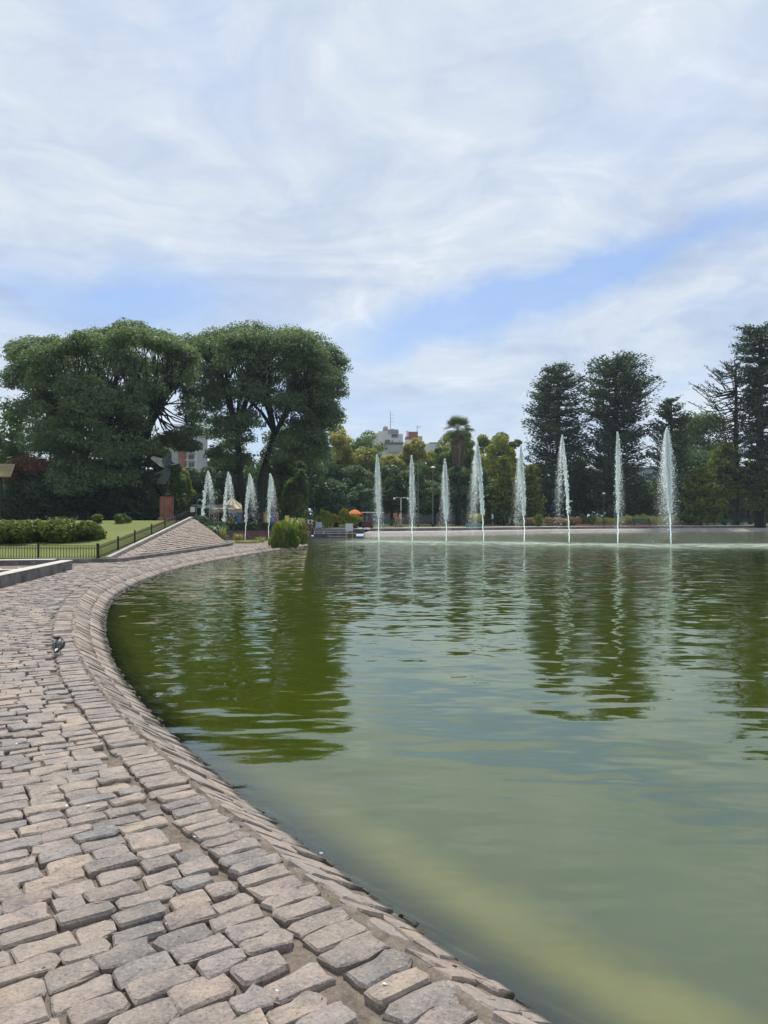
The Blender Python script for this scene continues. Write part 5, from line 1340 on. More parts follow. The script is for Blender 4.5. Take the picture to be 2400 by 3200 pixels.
# painted walls (simple colour fields and one yellow wheel shape)
def mural(label, px0, px1, t_, b_, Y, fields, extra=None):
    s_ = Y / F; o_ = Vector((((px0 + px1) / 2 - 1200) * s_, Y, 0)); e = empty('painted_wall', o_); tag(e, label, 'painted wall', 'painted walls beside the carousel')
    zt, zb = CAMZ + (HZ - t_) * s_, CAMZ + (HZ - b_) * s_
    MB().box((o_.x, Y + .15, (zt + zb) / 2), ((px1 - px0) * s_, .24, zt - zb)).build('wall', M['greywall'], e, rel=True)
    for (x0, x1, y0, y1, mt, sl) in fields:
        a_, b2, c_, d_ = at(x0, y0, Y), at(x1, y0, Y), at(x1 + sl, y1, Y), at(x0 + sl, y1, Y)
        V = [a_, b2, c_, d_] + [v + Vector((0, .03, 0)) for v in (a_, b2, c_, d_)]
        MB().add(V, [(0, 3, 2, 1), (0, 1, 5, 4), (1, 2, 6, 5), (2, 3, 7, 6), (3, 0, 4, 7)]).build('painted_field', M[mt], e, rel=True)
    if extra: extra(e)
def wheel(e):
    Y = 73.6 - .06; c_ = at(720, 1624, Y); r = .3
    MB().tube([c_ + Vector((math.cos(t) * r, 0, math.sin(t) * r * 1.1)) for t in np.linspace(0, 6.283, 17)], .045, 5).build('painted_ring', M['yellow_m'], e, rel=True)
    MB().bar(c_ + Vector((-r, 0, -.1)), c_ + Vector((r, 0, -.1)), .05).bar(c_ + Vector((0, 0, -r)), c_ + Vector((0, 0, r)), .05).build('painted_cross', M['yellow_m'], e, rel=True)
mural('painted wall with blue, sky and pink fields under the carousel', 698, 772, 1602, 1646, 73.6, [(699, 742, 1603, 1645, 'blue_m', 0), (710, 732, 1614, 1640, 'yellow_m', 0), (742, 756, 1603, 1645, 'cyan_m', 3), (756, 771, 1603, 1645, 'pink_m', 0)], wheel)
mural('painted wall with purple and yellow fields right of the dark cypress', 800, 868, 1600, 1640, 74, [(801, 818, 1601, 1639, 'purple_m', 0), (818, 824, 1604, 1639, 'pink_m', 0), (824, 840, 1602, 1636, 'yellow_m', 0), (840, 858, 1604, 1639, 'blue_m', 0), (858, 867, 1606, 1639, 'pink_m', 0)])
for px in (818, 831): 
    o = MB().bar(at(px, 1586, 73), at(px, 1650, 73), .07).build('pale_pole', M['board'], None); tag(o, 'thin pale pole standing %s the purple and yellow wall' % ('left before' if px == 818 else 'in the middle before'), 'pole', 'thin pale poles before the painted wall')
T('cypress', 'dark narrow cypress between the two painted walls', 790, 1560, 71, 22, 'dark', 160, leaf=.12, n=9000, k=26, low=.02, trunk=.1, cat='cypress')
hd = [[x, 0, .45, .55, .45, .5] for x in np.arange(-2.8, 3.2, .45)]
bush('hedge', 'dark clipped hedge under the painted walls', Vector(((765 - 1200) * 69 / F, 69, 0)), hd, 'dark', 161, 12000, .08, 'hedge')
bush('hedge', 'dark hedge right of the cypress behind the side arm', Vector(((880 - 1200) * 70 / F, 70, 0)), [[x, 0, .5, .5, .45, .5] for x in np.arange(-2.0, 2.2, .45)], 'dark', 162, 9000, .08, 'hedge')
o = MB().box((-10.6, 66.1, -.1), (8.2, .3, .75)).build('red_retaining_wall', M['redwall'], None); tag(o, 'dull red wall behind the small jets', 'wall')
o = MB().bar(at(897, 1611, 50), at(897, 1660, 50), .26).build('marker_post', M['yellow'], None); tag(o, 'square yellow post behind the reeds', 'post')
# sign board and post at the top of the mound, arched lamps
sg = empty('sign', at(602, 1625, 60)); tag(sg, 'small blank white sign left of the grey awning', 'sign')
a_ = at(602, 1592, 60); MB().box(a_, (.36, .03, .42)).build('board', M['white'], sg, rel=True)
for dx_ in (-.12, .12): MB().box((a_.x + dx_, 60.04, a_.z - .55), (.05, .05, 1.4)).build('leg', M['iron'], sg, rel=True)
fr = empty('iron_pergola', at(575, 1630, 64)); tag(fr, 'dark flat iron frame between the pedestal and the sign', 'iron frame')
for px in (545, 565, 585, 604): MB().bar(at(px, 1584, 64), at(px, 1640, 64), .09).build('post', M['iron'], fr, rel=True)
for yy in (1583, 1603): MB().bar(at(540, yy, 64), at(612, yy, 64), .12).build('beam', M['iron'], fr, rel=True)
la = empty('lamp', at(617, 1620, 72)); tag(la, 'curved lamp rising over the grey awning', 'street lamp')
MB().tube([at(615, 1640, 72), at(615, 1580, 72), at(617, 1567, 72), at(621, 1562, 72), at(625, 1563, 72)], .045, 6).build('pole', M['grey_metal'], la, rel=True)
MB().lathe(at(625, 1564, 72), [(.05, 0), (.13, .03), (.08, .12)], 8).build('lamp_head', M['lamp_white'], la, rel=True)

# ---------------------------------------------------------------- lakeside things on the far bank
def Yf(px): return float(np.interp(px, [1100, 1245, 1450, 1700, 1900, 2400], [76, 77.5, 80, 87, 91, 99]))
dk = empty('landing_stage', Vector((-4.5, 66.5, 0))); tag(dk, 'dark stepped landing stage with pale edges at the lakeside', 'landing stage')
s6 = 67 / F
def dbox(nm, px0, px1, t_, b_, Y, dep, mt):
    s_ = Y / F; return MB().box((((px0 + px1) / 2 - 1200) * s_, Y + dep / 2, CAMZ + (HZ - (t_ + b_) / 2) * s_), ((px1 - px0) * s_, dep, (b_ - t_) * s_)).build(nm, M[mt], dk, rel=True)
dbox('upper_deck', 978, 1135, 1655, 1668, 66.6, 3.4, 'dark_concrete'); dbox('lower_deck', 980, 1111, 1669, 1684, 64.6, 1.9, 'dark_concrete')
dbox('deck_edge', 978, 1135, 1653, 1655, 66.5, 3.5, 'concrete'); dbox('deck_edge', 980, 1111, 1667.5, 1669, 64.5, 2.0, 'concrete')
dbox('rail', 980, 1085, 1659, 1660.5, 64.4, .08, 'board'); dbox('rail', 1028, 1085, 1677, 1678.5, 64.2, .4, 'concrete_pale')
for px in (981, 1010, 1085): dbox('rail_post', px, px + 2, 1659, 1670, 64.4, .08, 'board')
sb = empty('notice_board', gnd(1091, 1683, WZ)); tag(sb, 'blank pale board on two yellow legs standing in the water', 'notice board')
Yn = sb.location.y
a_ = at(1091, 1648, Yn); MB().box(a_, (23 * Yn / F, .05, 24 * Yn / F)).build('board', M['board'], sb, rel=True, bevel=.01)
for px in (1082, 1101): MB().bar(at(px, 1640, Yn + .04), at(px, 1686, Yn + .04), .06).build('leg', M['yellow'], sb, rel=True)
pn = empty('slanted_panel', at(982, 1645, 74)); tag(pn, 'large pale green slanted panel in four fields behind the landing stage', 'panel')
for r_ in range(2):
    for c_ in range(2):
        x0, x1 = 960 + c_ * 21 + r_ * 2, 960 + c_ * 21 + 20 + r_ * 3; y0, y1 = 1624 + r_ * 13, 1624 + r_ * 13 + 12
        Ya, Yb_ = 74 - r_ * .25, 74 - r_ * .25 - .23
        V = [at(x0, y0, Ya), at(x1, y0, Ya), at(x1 + 2, y1, Yb_), at(x0 + 2, y1, Yb_)]; V += [v + Vector((0, .06, -.03)) for v in V]
        MB().add(V, [(0, 3, 2, 1), (4, 5, 6, 7), (0, 1, 5, 4), (1, 2, 6, 5), (2, 3, 7, 6), (3, 0, 4, 7)]).build('field', M['panel'], pn, rel=True)
MB().bar(at(968, 1650, 74), at(966, 1626, 74.2), .08).bar(at(1000, 1650, 74), at(998, 1626, 74.2), .08).build('frame', M['iron'], pn, rel=True)
# golden bushes, parasol, cart, bin
bush('golden_conifer', 'left golden green spreading conifer behind the landing stage', Vector(((1030 - 1200) * 73 / F, 73, .25)), [[-.9, 0, 1.05, .55, .4, .3], [-.4, 0, 1.5, .5, .4, .35], [.2, 0, 1.25, .55, .4, .3], [.8, 0, 1.05, .5, .4, .3], [-.3, 0, .8, .8, .5, .4], [-.75, 0, 1.75, .2, .2, .35]], 'golden', 170, 5000, .1, 'shrub', upright=.3, aspect=.4, group='golden conifers behind the landing stage')
bush('golden_conifer', 'right golden green conifer beside the orange parasol', Vector(((1092 - 1200) * 72 / F, 72, .25)), [[-.5, 0, 1.6, .45, .4, .45], [-.7, 0, 1.15, .55, .4, .3], [.1, 0, 1.2, .55, .4, .3], [.7, 0, 1.05, .5, .4, .3], [0, 0, .8, .8, .5, .4]], 'golden', 171, 5000, .1, 'shrub', upright=.3, aspect=.4, group='golden conifers behind the landing stage')
um = empty('parasol', at(1108, 1655, 77)); um.location.z = .3; tag(um, 'open orange parasol behind the golden conifers', 'parasol')
ua = at(1108, 1592, 77); ur = 24 * 77 / F
for i_ in range(8):
    a0, a1 = 2 * math.pi * i_ / 8, 2 * math.pi * (i_ + 1) / 8
    MB().add([ua, ua + Vector((math.cos(a0) * ur * .5, math.sin(a0) * ur * .5, -.14)), ua + Vector((math.cos(a1) * ur * .5, math.sin(a1) * ur * .5, -.14)), ua + Vector((math.cos(a0) * ur, math.sin(a0) * ur, -.45)), ua + Vector((math.cos(a1) * ur, math.sin(a1) * ur, -.45)),
              ua + Vector((math.cos(a0) * ur, math.sin(a0) * ur, -.6)), ua + Vector((math.cos(a1) * ur, math.sin(a1) * ur, -.6))], [(0, 1, 2), (1, 3, 4, 2), (3, 5, 6, 4)]).build('canopy_panel', M['orange'], um, rel=True)
MB().tube([(ua.x, ua.y, .3), (ua.x, ua.y, ua.z + .08)], .035, 6).build('pole', M['offwhite'], um, rel=True)
Yt = 76.0; s7 = Yt / F
ct = empty('food_cart', Vector(((1150 - 1200) * s7, Yt + .6, .35))); tag(ct, 'dark red food cart with a flat white roof by the lake wall', 'food cart')
def cbox(nm, px0, px1, t_, b_, dy, dep, mt, bv=0): 
    return MB().box((((px0 + px1) / 2 - 1200) * s7, Yt + dy + dep / 2, CAMZ + (HZ - (t_ + b_) / 2) * s7), ((px1 - px0) * s7, dep, (b_ - t_) * s7)).build(nm, M[mt], ct, rel=True, bevel=bv)
cbox('body', 1132, 1165, 1630, 1650, 0, 1.0, 'maroon', .02); cbox('counter', 1131, 1166, 1627, 1630, -.06, 1.1, 'dark_concrete'); cbox('roof', 1130, 1200, 1600, 1602.5, -.3, 1.7, 'white'); cbox('back_panel', 1160, 1166, 1603, 1627, .2, .7, 'maroon')
for px in (1133, 1146, 1163, 1197): cbox('post', px, px + 1.6, 1602, 1628 if px < 1190 else 1650, .0, .05, 'grey_metal')
cbox('display_case', 1136, 1158, 1612, 1627, .25, .5, 'glass')
for px, yy in ((1139, 1647), (1160, 1647)):
    c_ = at(px, 1648, Yt - .08); MB().tube([c_, c_ + Vector((0, .08, 0))], .19, 14).build('wheel', M['black'], ct, rel=True, smooth=False)
for i_, px in enumerate((1125, 1147)):
    a_ = at(px, 1652, 74.6); o = MB().box((a_.x, a_.y, a_.z), (.42 if i_ == 0 else .62, .35, .17)).build('foam_box', M['white'], None, bevel=.03); tag(o, ('smaller' if i_ == 0 else 'longer') + ' white box on the ground before the food cart', 'box', 'white boxes before the food cart')
bn = empty('litter_bin', at(1111, 1655, 75)); bn.location.z = .33; tag(bn, 'dark litter bin with a pale domed lid left of the food cart', 'litter bin')
MB().lathe((0, 0, 0), [(.2, 0), (.23, .5)], 14).build('body', M['black'], bn); MB().lathe((0, 0, .52), [(.27, 0), (.25, .12), (.15, .22), (.03, .26)], 14).build('lid', M['lamp_white'], bn)
def bench(label, px0, px1, base_py, top_py, Y, seed=0, mat='green_paint', z=.34):
    s_ = Y / F; w_ = (px1 - px0) * s_; e = empty('bench', Vector((((px0 + px1) / 2 - 1200) * s_, Y, z))); tag(e, label, 'bench', 'green benches along the far path')
    for i_ in range(3): MB().box((0, -.2 + i_ * .15, .43), (w_, .12, .035)).build('seat_slat', M[mat], e)
    for i_ in range(3): MB().box((0, .25 + i_ * .03, .56 + i_ * .13), (w_, .03, .10)).build('back_slat', M[mat], e)
    for sx_ in (-.42, .42):
        MB().box((sx_ * w_, -.18, .2), (.06, .06, .42)).build('leg', M['iron'], e); MB().box((sx_ * w_, .22, .42), (.06, .06, .85)).build('leg', M['iron'], e)
    return e
bench('long green bench between the leftmost large jet and the walkers', 1196, 1240, 0, 0, 79)
bench('low green bench standing alone right of the narrow tall jet', 1978, 2035, 0, 0, 93.0)
bench('green bench left of the half bare conifer trunk', 2228, 2290, 0, 0, 97.5)
bench('green bench right of the half bare conifer trunk', 2315, 2378, 0, 0, 98.5)
pb = empty('planter', Vector(((1482 - 1200) * 82 / F, 82.4, .34))); tag(pb, 'teal planter box in front of the fourth large jet', 'planter')
MB().box((0, 0, .21), (1.8, .5, .42)).build('box', M['teal_paint'], pb, bevel=.02)
blades('ornamental_grass', 'spiky pale grass growing behind the teal planter', Vector(((1487 - 1200) * 84 / F, 84, .34)), 1.1, 1.5, 'bank_tuft', 180, 320, wd=.03)
# flower bed
def bedbush(px, top, hw, kind, seed, label, name='flower_clump', n=2600, leaf=.10, Y=None):
    Y = Y or Yf(px) + 3.6; s_ = Y / F; h = (1650 - top) * s_ * .9; w_ = hw * s_; r = np.random.default_rng(seed)
    pads_ = [[r.uniform(-1, 1) * w_ * .7, r.uniform(-.3, .3), h * r.uniform(.3, .68), w_ * .42, .4, h * .32] for _ in range(9)]
    return bush(name, label, Vector(((px - 1200) * s_, Y, .32)), pads_, kind, seed, n, leaf, 'flowering plant', 'plants in the flower bed along the far path')
fb = [(1652, 1618, 24, 'pink', 'dry pinkish clump at the left end of the flower bed'), (1735, 1617, 32, 'pink', 'wide dry pink clump right of the tiny conifer'), (1790, 1613, 28, 'pink', 'pink clump under the thin broken jet'),
      (1762, 1622, 20, 'bloom', 'pale yellowish clump among the pink clumps'), (1835, 1607, 26, 'mid', 'green leafy clump with white flowers near the short lamp'), (1868, 1618, 26, 'bloom', 'yellow flowering clump left of the far lamp post'),
      (1905, 1615, 26, 'bloom', 'yellow flowering clump right of the far lamp post'), (1945, 1615, 24, 'bloom', 'yellow flowering clump behind the narrow tall jet'), (1975, 1612, 24, 'bloom', 'yellow flowering clump left above the low bench'),
      (2015, 1607, 28, 'bloom', 'tallest yellow flowering clump above the low bench'), (2055, 1612, 24, 'bloom', 'pale flowering clump left of the widest jet'), (2105, 1612, 26, 'bloom', 'pale flowering clump behind the widest jet'), (2150, 1616, 26, 'bloom', 'pale flowering clump at the right end of the bed')]
for i_, (px, top, hw, kd, lb) in enumerate(fb): bedbush(px, top, hw, kd, 600 + i_, lb)
ed = empty('bed_edging', Vector((28, 93, .32))); tag(ed, 'low red brick edging of the long flower bed', 'edging')
for i_ in range(58):
    px = 1800 + i_ * 6.8; Y = Yf(px) + 2.9; s_ = Y / F
    MB().box(((px - 1200) * s_, Y, .46), (6.5 * s_, .22, .26 + .02 * (i_ % 3)), math.radians(14)).build('brick_block', M['brickedge'], ed, rel=True)
# lamp posts
def lamp(label, px, top, Y, arms=0, mat='lamp_green', hw=.22, z=.3):
    s_ = Y / F; b_ = Vector(((px - 1200) * s_, Y, z)); e = empty('lamp_post', b_); tag(e, label, 'lamp post', 'lamp posts in the park'); H = CAMZ + (HZ - top) * s_ - z
    MB().tube([(0, 0, 0), (0, 0, .5), (0, 0, .52), (0, 0, H)], [.11, .10, .065, .05], 8).build('pole', M[mat], e, True)
    if arms:
        for sx_ in (-1, 1):
            MB().tube([(0, 0, H - .1), (sx_ * arms * .6, 0, H), (sx_ * arms, 0, H - .02)], .035, 5).build('arm', M[mat], e, True)
            MB().lathe((sx_ * arms, 0, H - .22), [(.06, 0), (.16, .08), (.06, .2)], 8).build('lamp_head', M['lamp_white'], e, True)
    else: MB().lathe((0, 0, H - .02), [(.08, 0), (hw, .06), (hw, .12), (.06, .24)], 10).build('lamp_head', M['lamp_white'], e, True)
lamp('grey lamp post with two short arms behind the walkers', 1253, 1555, 82, .75, 'grey_metal'); lamp('tallest dark pole right of the walkers, with a cross arm', 1307, 1445, 88, .9)
lamp('tall post with a round white lamp left of the third large jet', 1353, 1463, 86, 0, 'lamp_green', .34); lamp('green lamp post in the middle of the flower bed', 1887, 1544, 93.5)
lamp('short lamp post behind the left part of the flower bed', 1785, 1568, 100); lamp('thin lamp post near the tiny conifer in deep shade', 2210, 1600, 103)

# low things in the shade
o = MB().box((at(1310, 1612, 112).x, 112, 1.1), (26, .3, 1.6)).build('park_fence', M['dark_concrete'], None); tag(o, 'long low grey fence in the shade behind the walkers', 'fence')
# ---------------------------------------------------------------- people
CL = {}
def cloth(nm, col):
    if nm not in CL: CL[nm] = plain(nm, col, .85, 0, .15, 6)
    return CL[nm]
SK = lambda: cloth('skin', (.42, .25, .17)); SK2 = lambda: cloth('dark_skin', (.20, .11, .07))
def person(label, loc, H, face, top, bottom, pose='walk', hair=(.03, .02, .015), skin=None, group=None, phase=1, shorts=False):
    """face: heading angle. Joints for a 1.75 m figure, x to the side, y forwards"""
    e = empty('person', loc, face); tag(e, label, 'person', group); k = H / 1.75; sk = skin or SK()
    if pose == 'sit':
        hip = .45; J = [(0, 0, hip, .145, .12), (0, .02, hip + .22, .125, .10), (0, .03, hip + .46, .15, .105), (0, .04, hip + .56, .055), (0, .06, hip + .63, .055), (0, .07, hip + .74, .085, .1), (0, .07, hip + .83, .07, .085)]
        legs = [(.1, .05, hip, .09), (.12, .42, hip + .02, .07), (.12, .44, .09, .045), (.12, .58, .04, .035)]; arms = [(.19, .02, hip + .48, .055), (.24, .1, hip + .24, .042), (.15, .32, hip + .12, .032), (.13, .40, hip + .1, .035)]
        lg = [[(x * s, y, z, r) for x, y, z, r in legs] for s in (-1, 1)]; am = [[(x * s, y, z, r) for x, y, z, r in arms] for s in (-1, 1)]
        shz = hip + .52; hipz = hip - .02
    else:
        hip = .92; st_ = .26 if pose == 'walk' else .03
        J = [(0, 0, hip, .145, .11), (0, 0, hip + .24, .12, .095), (0, .01, hip + .48, .155, .105), (0, .01, hip + .57, .055), (0, .02, hip + .63, .055), (0, .03, hip + .73, .085, .1), (0, .03, hip + .80, .07, .085)]
        lg = []; am = []
        for s in (-1, 1):
            f = st_ * s * phase; lg.append([(.09 * s, 0, hip - .06, .092), (.10 * s, f * .55 + .03, .49, .068), (.10 * s, f - (.12 if f < 0 else 0), .10 + (.05 if f < -.1 else 0), .042), (.10 * s, f + (.02 if f < 0 else .15), .045, .036)])
            g = -f; am.append([(.2 * s, .0, hip + .49, .056), (.25 * s, g * .35 - .02, hip + .2, .042), (.25 * s, g * .8 + .06, hip - .03, .032), (.24 * s, g + .08, hip - .12, .034)])
        shz = hip + .54; hipz = hip - .03
    JJ = list(J); EE = [(0, 1), (1, 2), (2, 3), (3, 4), (4, 5), (5, 6)]
    for L in lg:
        b_ = len(JJ); JJ += L; EE += [(0, b_), (b_, b_ + 1), (b_ + 1, b_ + 2), (b_ + 2, b_ + 3)]
    for A in am:
        b_ = len(JJ); JJ += A; EE += [(2, b_), (b_, b_ + 1), (b_ + 1, b_ + 2), (b_ + 2, b_ + 3)]
    JJ = [tuple(c_ * k for c_ in j) for j in JJ]
    def fm(c):
        z = c.z / k; x = abs(c.x) / k
        if z > shz: return 2
        if z > hipz and x > .215 and z < hipz + .28: return 2
        if pose != 'sit' and x > .19 and z < hipz + .12: return 2
        if z > hipz + .04: return 0
        if z < .1: return 3
        if shorts and z < .5: return 2
        return 1
    skin_body('body', JJ, EE, [cloth('top_' + label[:12], top), cloth('bottom_' + label[:12], bottom), sk, cloth('shoes', (.05, .05, .05))], e, 1, 0, fm)
    hz_ = (J[5][2] + .02) * k; hy = J[5][1] * k
    hm = MB(); hm.lathe((0, hy - .015, hz_ - .03), [(.085 * k, -.02), (.108 * k, .04), (.10 * k, .10), (.05 * k, .145), (.01, .15)], 12); hm.build('hair', cloth('hair_' + label[:10], hair), e, True)
    hd_ = MB(); hd_.box((0, hy + .1 * k, hz_ - .03), (.028 * k, .05 * k, .04 * k)); hd_.build('nose', sk, e, True)
    em = MB()
    for s in (-1, 1): em.box((s * .035 * k, hy + .092 * k, hz_ - .005), (.022 * k, .02, .012 * k))
    em.build('eyes', cloth('eyes', (.02, .02, .02)), e)
    MB().box((0, hy + .09 * k, hz_ - .075), (.045 * k, .02, .01)).build('mouth', cloth('lips', (.3, .1, .09)), e)
    return e
wa = Vector(((1238 - 1200) * 77.8 / F, 77.8, .345)); s_ = 77.8 / F
person('walker in khaki with an orange brown backpack beside the lake wall', wa, 1.72, math.radians(-80), (.30, .22, .14), (.22, .17, .11), 'walk', group='pair walking along the far path')
bp = MB().lathe((0, 0, 0), [(.10, 0), (.15, .1), (.15, .35), (.08, .45)], 10).build('backpack', cloth('backpack', (.40, .13, .05)), None, True); bp.location = wa + Vector((-.17, .02, 1.05)); tag(bp, 'orange brown backpack worn by the left walker', 'backpack')
person('walker with a pale pink top right of the backpack', wa + Vector((.42, .25, 0)), 1.75, math.radians(-80), (.62, .42, .36), (.24, .20, .15), 'walk', hair=(.02, .018, .015), group='pair walking along the far path', phase=-1)
person('person in a pale blue shirt sitting on the landing stage', Vector(((999 - 1200) * 69 / F, 68.8, .05)), 1.7, math.radians(180), (.42, .55, .75), (.05, .05, .07), 'sit', skin=SK2(), group='people at the landing stage')
person('dark clothed person standing against the pale green panel', Vector(((982 - 1200) * 71 / F, 71, .05)), 1.2, math.radians(150), (.06, .045, .05), (.03, .03, .035), 'stand', skin=SK2(), group='people at the landing stage')
person('person in dark maroon sitting left of the landing stage', Vector(((956 - 1200) * 68.3 / F, 68.2, -.02)), 1.65, math.radians(190), (.10, .05, .07), (.035, .03, .035), 'sit', skin=SK2(), group='people at the landing stage')
person('person in brown sitting close to the corner of the landing stage', Vector(((969 - 1200) * 67.6 / F, 67.8, -.12)), 1.7, math.radians(170), (.12, .08, .06), (.08, .055, .05), 'sit', skin=SK2(), group='people at the landing stage')
o = MB().box(((962 - 1200) * 68.5 / F, 68.8, .0), (1.5, .8, .36)).build('stone_seat', M['dark_concrete'], None); tag(o, 'low stone seat under the two dark clothed sitters', 'seat')
o = MB().box(((999 - 1200) * 69 / F, 69.3, .25), (1.2, .5, .46)).build('stone_seat', M['dark_concrete'], None); tag(o, 'low block under the sitter in the pale blue shirt', 'seat')
person('person in a white top and black shorts in the shade under the trees', Vector(((1539 - 1200) * 92 / F, 92, .3)), 1.74, math.radians(60), (.75, .75, .72), (.02, .02, .025), 'stand', shorts=True)

# ---------------------------------------------------------------- pigeon on the setts
pg0 = gnd(183, 2044, .008); pg = empty('pigeon', pg0, math.radians(8)); tag(pg, 'dark grey pigeon with white patches preening on the setts', 'pigeon')
pm = {}
def ring(c, rx, ry, n=14, tilt=0.0, ax=(0, 1, 0)):
    c = Vector(c); ax = Vector(ax).normalized(); u = Vector((1, 0, 0)); u = (u - ax * u.dot(ax)).normalized(); v = ax.cross(u) * -1
    return [c + u * rx * math.cos(2 * math.pi * k / n) + v * ry * math.sin(2 * math.pi * k / n) for k in range(n)]
m, t, out = new_mat('pigeon_feathers')
tcn = t.node('ShaderNodeTexCoord').outputs['Object']; n_ = t.noise(t.v('MULTIPLY', tcn, (1.0, .35, 1.0)), 60, 4, .6)
c = t.ramp(n_, [(.3, (.010, .011, .013)), (.7, (.045, .048, .052))])
p = t.node('ShaderNodeBsdfPrincipled'); t.put(p.inputs['Base Color'], c); p.inputs['Roughness'].default_value = .5; t.l.new(p.outputs[0], out.inputs[0]); pm['f'] = m
pm['w'] = plain('white_feathers', (.74, .74, .72), .7, 0, .1, 40); pm['leg'] = plain('pigeon_legs', (.28, .08, .07), .6, 0, .2, 50); pm['beak'] = plain('beak', (.05, .045, .045), .4, 0, .1, 50)
# spine from the tail (towards the viewer) up to the shoulders, neck bent to the left
sp_ = [((.006, -.075, .062), .010, .008, (0, 1, .3)), ((.004, -.055, .068), .028, .022, (0, 1, .35)), ((.002, -.025, .082), .047, .042, (0, 1, .45)), ((0, .01, .100), .058, .052, (0, 1, .55)), ((0, .042, .122), .056, .050, (0, .9, .8)),
       ((-.004, .062, .146), .044, .038, (-.15, .6, 1)), ((-.012, .068, .166), .031, .029, (-.5, .3, 1)), ((-.028, .062, .180), .024, .024, (-1, -.1, .7)), ((-.044, .052, .184), .0225, .022, (-1, -.4, .1)), ((-.058, .042, .180), .015, .016, (-1, -.6, -.3)), ((-.064, .036, .177), .006, .006, (-1, -.6, -.3))]
MB().loft([ring(c_, rx, ry, 16, 0, ax) for c_, rx, ry, ax in sp_]).build('body', pm['f'], pg, True)
for sx_ in (-1, 1):
    W_ = MB(); rings = []
    for f_, (y, z, w_, h_) in enumerate([(.055, .135, .012, .020), (.03, .122, .022, .040), (-.01, .098, .022, .040), (-.045, .078, .016, .028), (-.085, .058, .008, .014), (-.108, .048, .002, .004)]):
        cx_ = sx_ * (.034, .045, .046, .036, .02, .010)[f_]
        rings.append(ring((cx_, y, z), w_, h_, 12, 0, (0, 1, .55)))
    W_.loft(rings).build('wing', pm['f'], pg, True)
tl2 = MB().add([(-.020, -.06, .066), (.026, -.06, .066), (.032, -.135, .022), (-.020, -.135, .022), (-.020, -.06, .060), (.026, -.06, .060), (.032, -.135, .017), (-.020, -.135, .017)], [(0, 1, 2, 3), (7, 6, 5, 4), (0, 4, 5, 1), (1, 5, 6, 2), (2, 6, 7, 3), (3, 7, 4, 0)]).build('tail', pm['f'], pg)
def patch(nm, pts, th=.004):
    V = [Vector(p_) for p_ in pts]; nn2 = (V[1] - V[0]).cross(V[2] - V[0]).normalized(); nn2 = nn2 if nn2.y < 0 else -nn2
    n2 = len(V); V2 = [v + nn2 * th for v in V] + [v - nn2 * .006 for v in V]
    MB().add(V2, [tuple(range(n2)), tuple(reversed(range(n2, 2 * n2)))] + [(i, (i + 1) % n2, (i + 1) % n2 + n2, i + n2) for i in range(n2)]).build(nm, pm['w'], pg)
patch('white_patch', [(-.002, .0, .150), (.014, .006, .155), (.018, .0, .142), (.000, -.005, .141)])
patch('white_feathers', [(.020, -.052, .093), (.030, -.045, .098), (.036, -.062, .078), (.024, -.068, .075)])
patch('white_feathers', [(-.014, -.078, .072), (.014, -.070, .080), (.020, -.094, .056), (.008, -.088, .062), (-.002, -.108, .048), (-.016, -.100, .054)])
MB().tube([(-.060, .038, .178), (-.074, .026, .170)], [.005, .001], 6).build('beak', pm['beak'], pg, True)
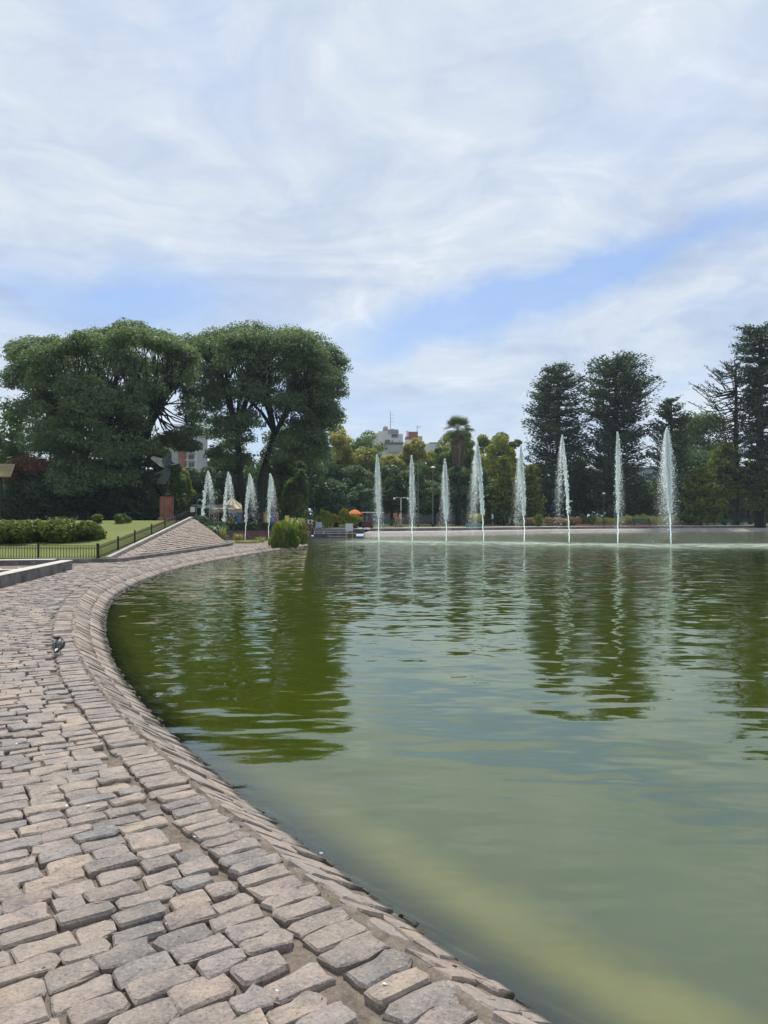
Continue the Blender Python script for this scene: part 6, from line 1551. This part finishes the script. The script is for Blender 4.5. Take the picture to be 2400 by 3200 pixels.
for sx_ in (-1, 1):
    MB().lathe((-.046, .048 + sx_ * .0, .184), [(.001, 0), (.001, .001)], 4) 
    MB().tube([(sx_ * .018, .0, .06), (sx_ * .020, -.006, .028), (sx_ * .020, -.002, .004)], [.006, .004, .0035], 6).tube([(sx_ * .020, -.002, .004), (sx_ * .024, .028, .003)], [.003, .002], 5).tube([(sx_ * .020, -.002, .004), (sx_ * .036, .018, .003)], [.003, .002], 5).tube([(sx_ * .020, -.002, .004), (sx_ * .018, -.02, .003)], [.003, .002], 5).build('leg', pm['leg'], pg, True)
for sx_ in (-1, 1): MB().lathe((-.050 + .012 * sx_, .044 - sx_ * .018, .186), [(.0005, -.003), (.0032, 0), (.0005, .003)], 8).build('eye', cloth('pigeon_eye', (.35, .10, .02)), pg, True)

# crumbs of litter and dry leaf bits on the setts
lr = np.random.default_rng(900); V = []; Fc = []; fm_ = []
for i_ in range(230):
    s0 = lr.uniform(12, 26); n0 = lr.uniform(.5, 3.2); x, y, _, _ = sp(s0, n0)
    if not seen(x, y, .3): continue
    a = lr.uniform(0, 6.283); L = lr.uniform(.004, .011); w_ = L * lr.uniform(.25, .8); z = .010 + lr.uniform(0, .004); b0 = len(V)
    for dx_, dy_, dz_ in ((-L, -w_, 0), (L, -w_ * .6, 0), (L * .8, w_, .001), (-L * .7, w_, .002), (0, 0, .006)):
        V.append((x + dx_ * math.cos(a) - dy_ * math.sin(a), y + dx_ * math.sin(a) + dy_ * math.cos(a), z + dz_))
    Fc += [(b0, b0 + 1, b0 + 4), (b0 + 1, b0 + 2, b0 + 4), (b0 + 2, b0 + 3, b0 + 4), (b0 + 3, b0, b0 + 4)]; fm_ += [int(lr.random() * 2.4)] * 4
o = raw('pavement_litter', V, Fc, [M['white'], M['palmskirt'], M['yellow']], None, fmat=fm_); tag(o, 'crumbs of litter and dry leaf bits lying on the setts', kind='stuff')
# ---------------------------------------------------------------- faint summer haze
hm_ = bpy.data.materials.new('haze'); hm_.use_nodes = True; hm_.node_tree.nodes.clear(); ht = NT(hm_.node_tree)
ho = ht.node('ShaderNodeOutputMaterial'); hv = ht.node('ShaderNodeVolumePrincipled')
hv.inputs['Color'].default_value = (.75, .88, 1, 1); hv.inputs['Density'].default_value = .00032
ht.l.new(hv.outputs[0], ho.inputs['Volume'])
hb = MB().box((0, 130, 18), (1000, 420, 41.5)).build('haze', hm_, None); tag(hb, 'thin bluish summer haze', kind='stuff')
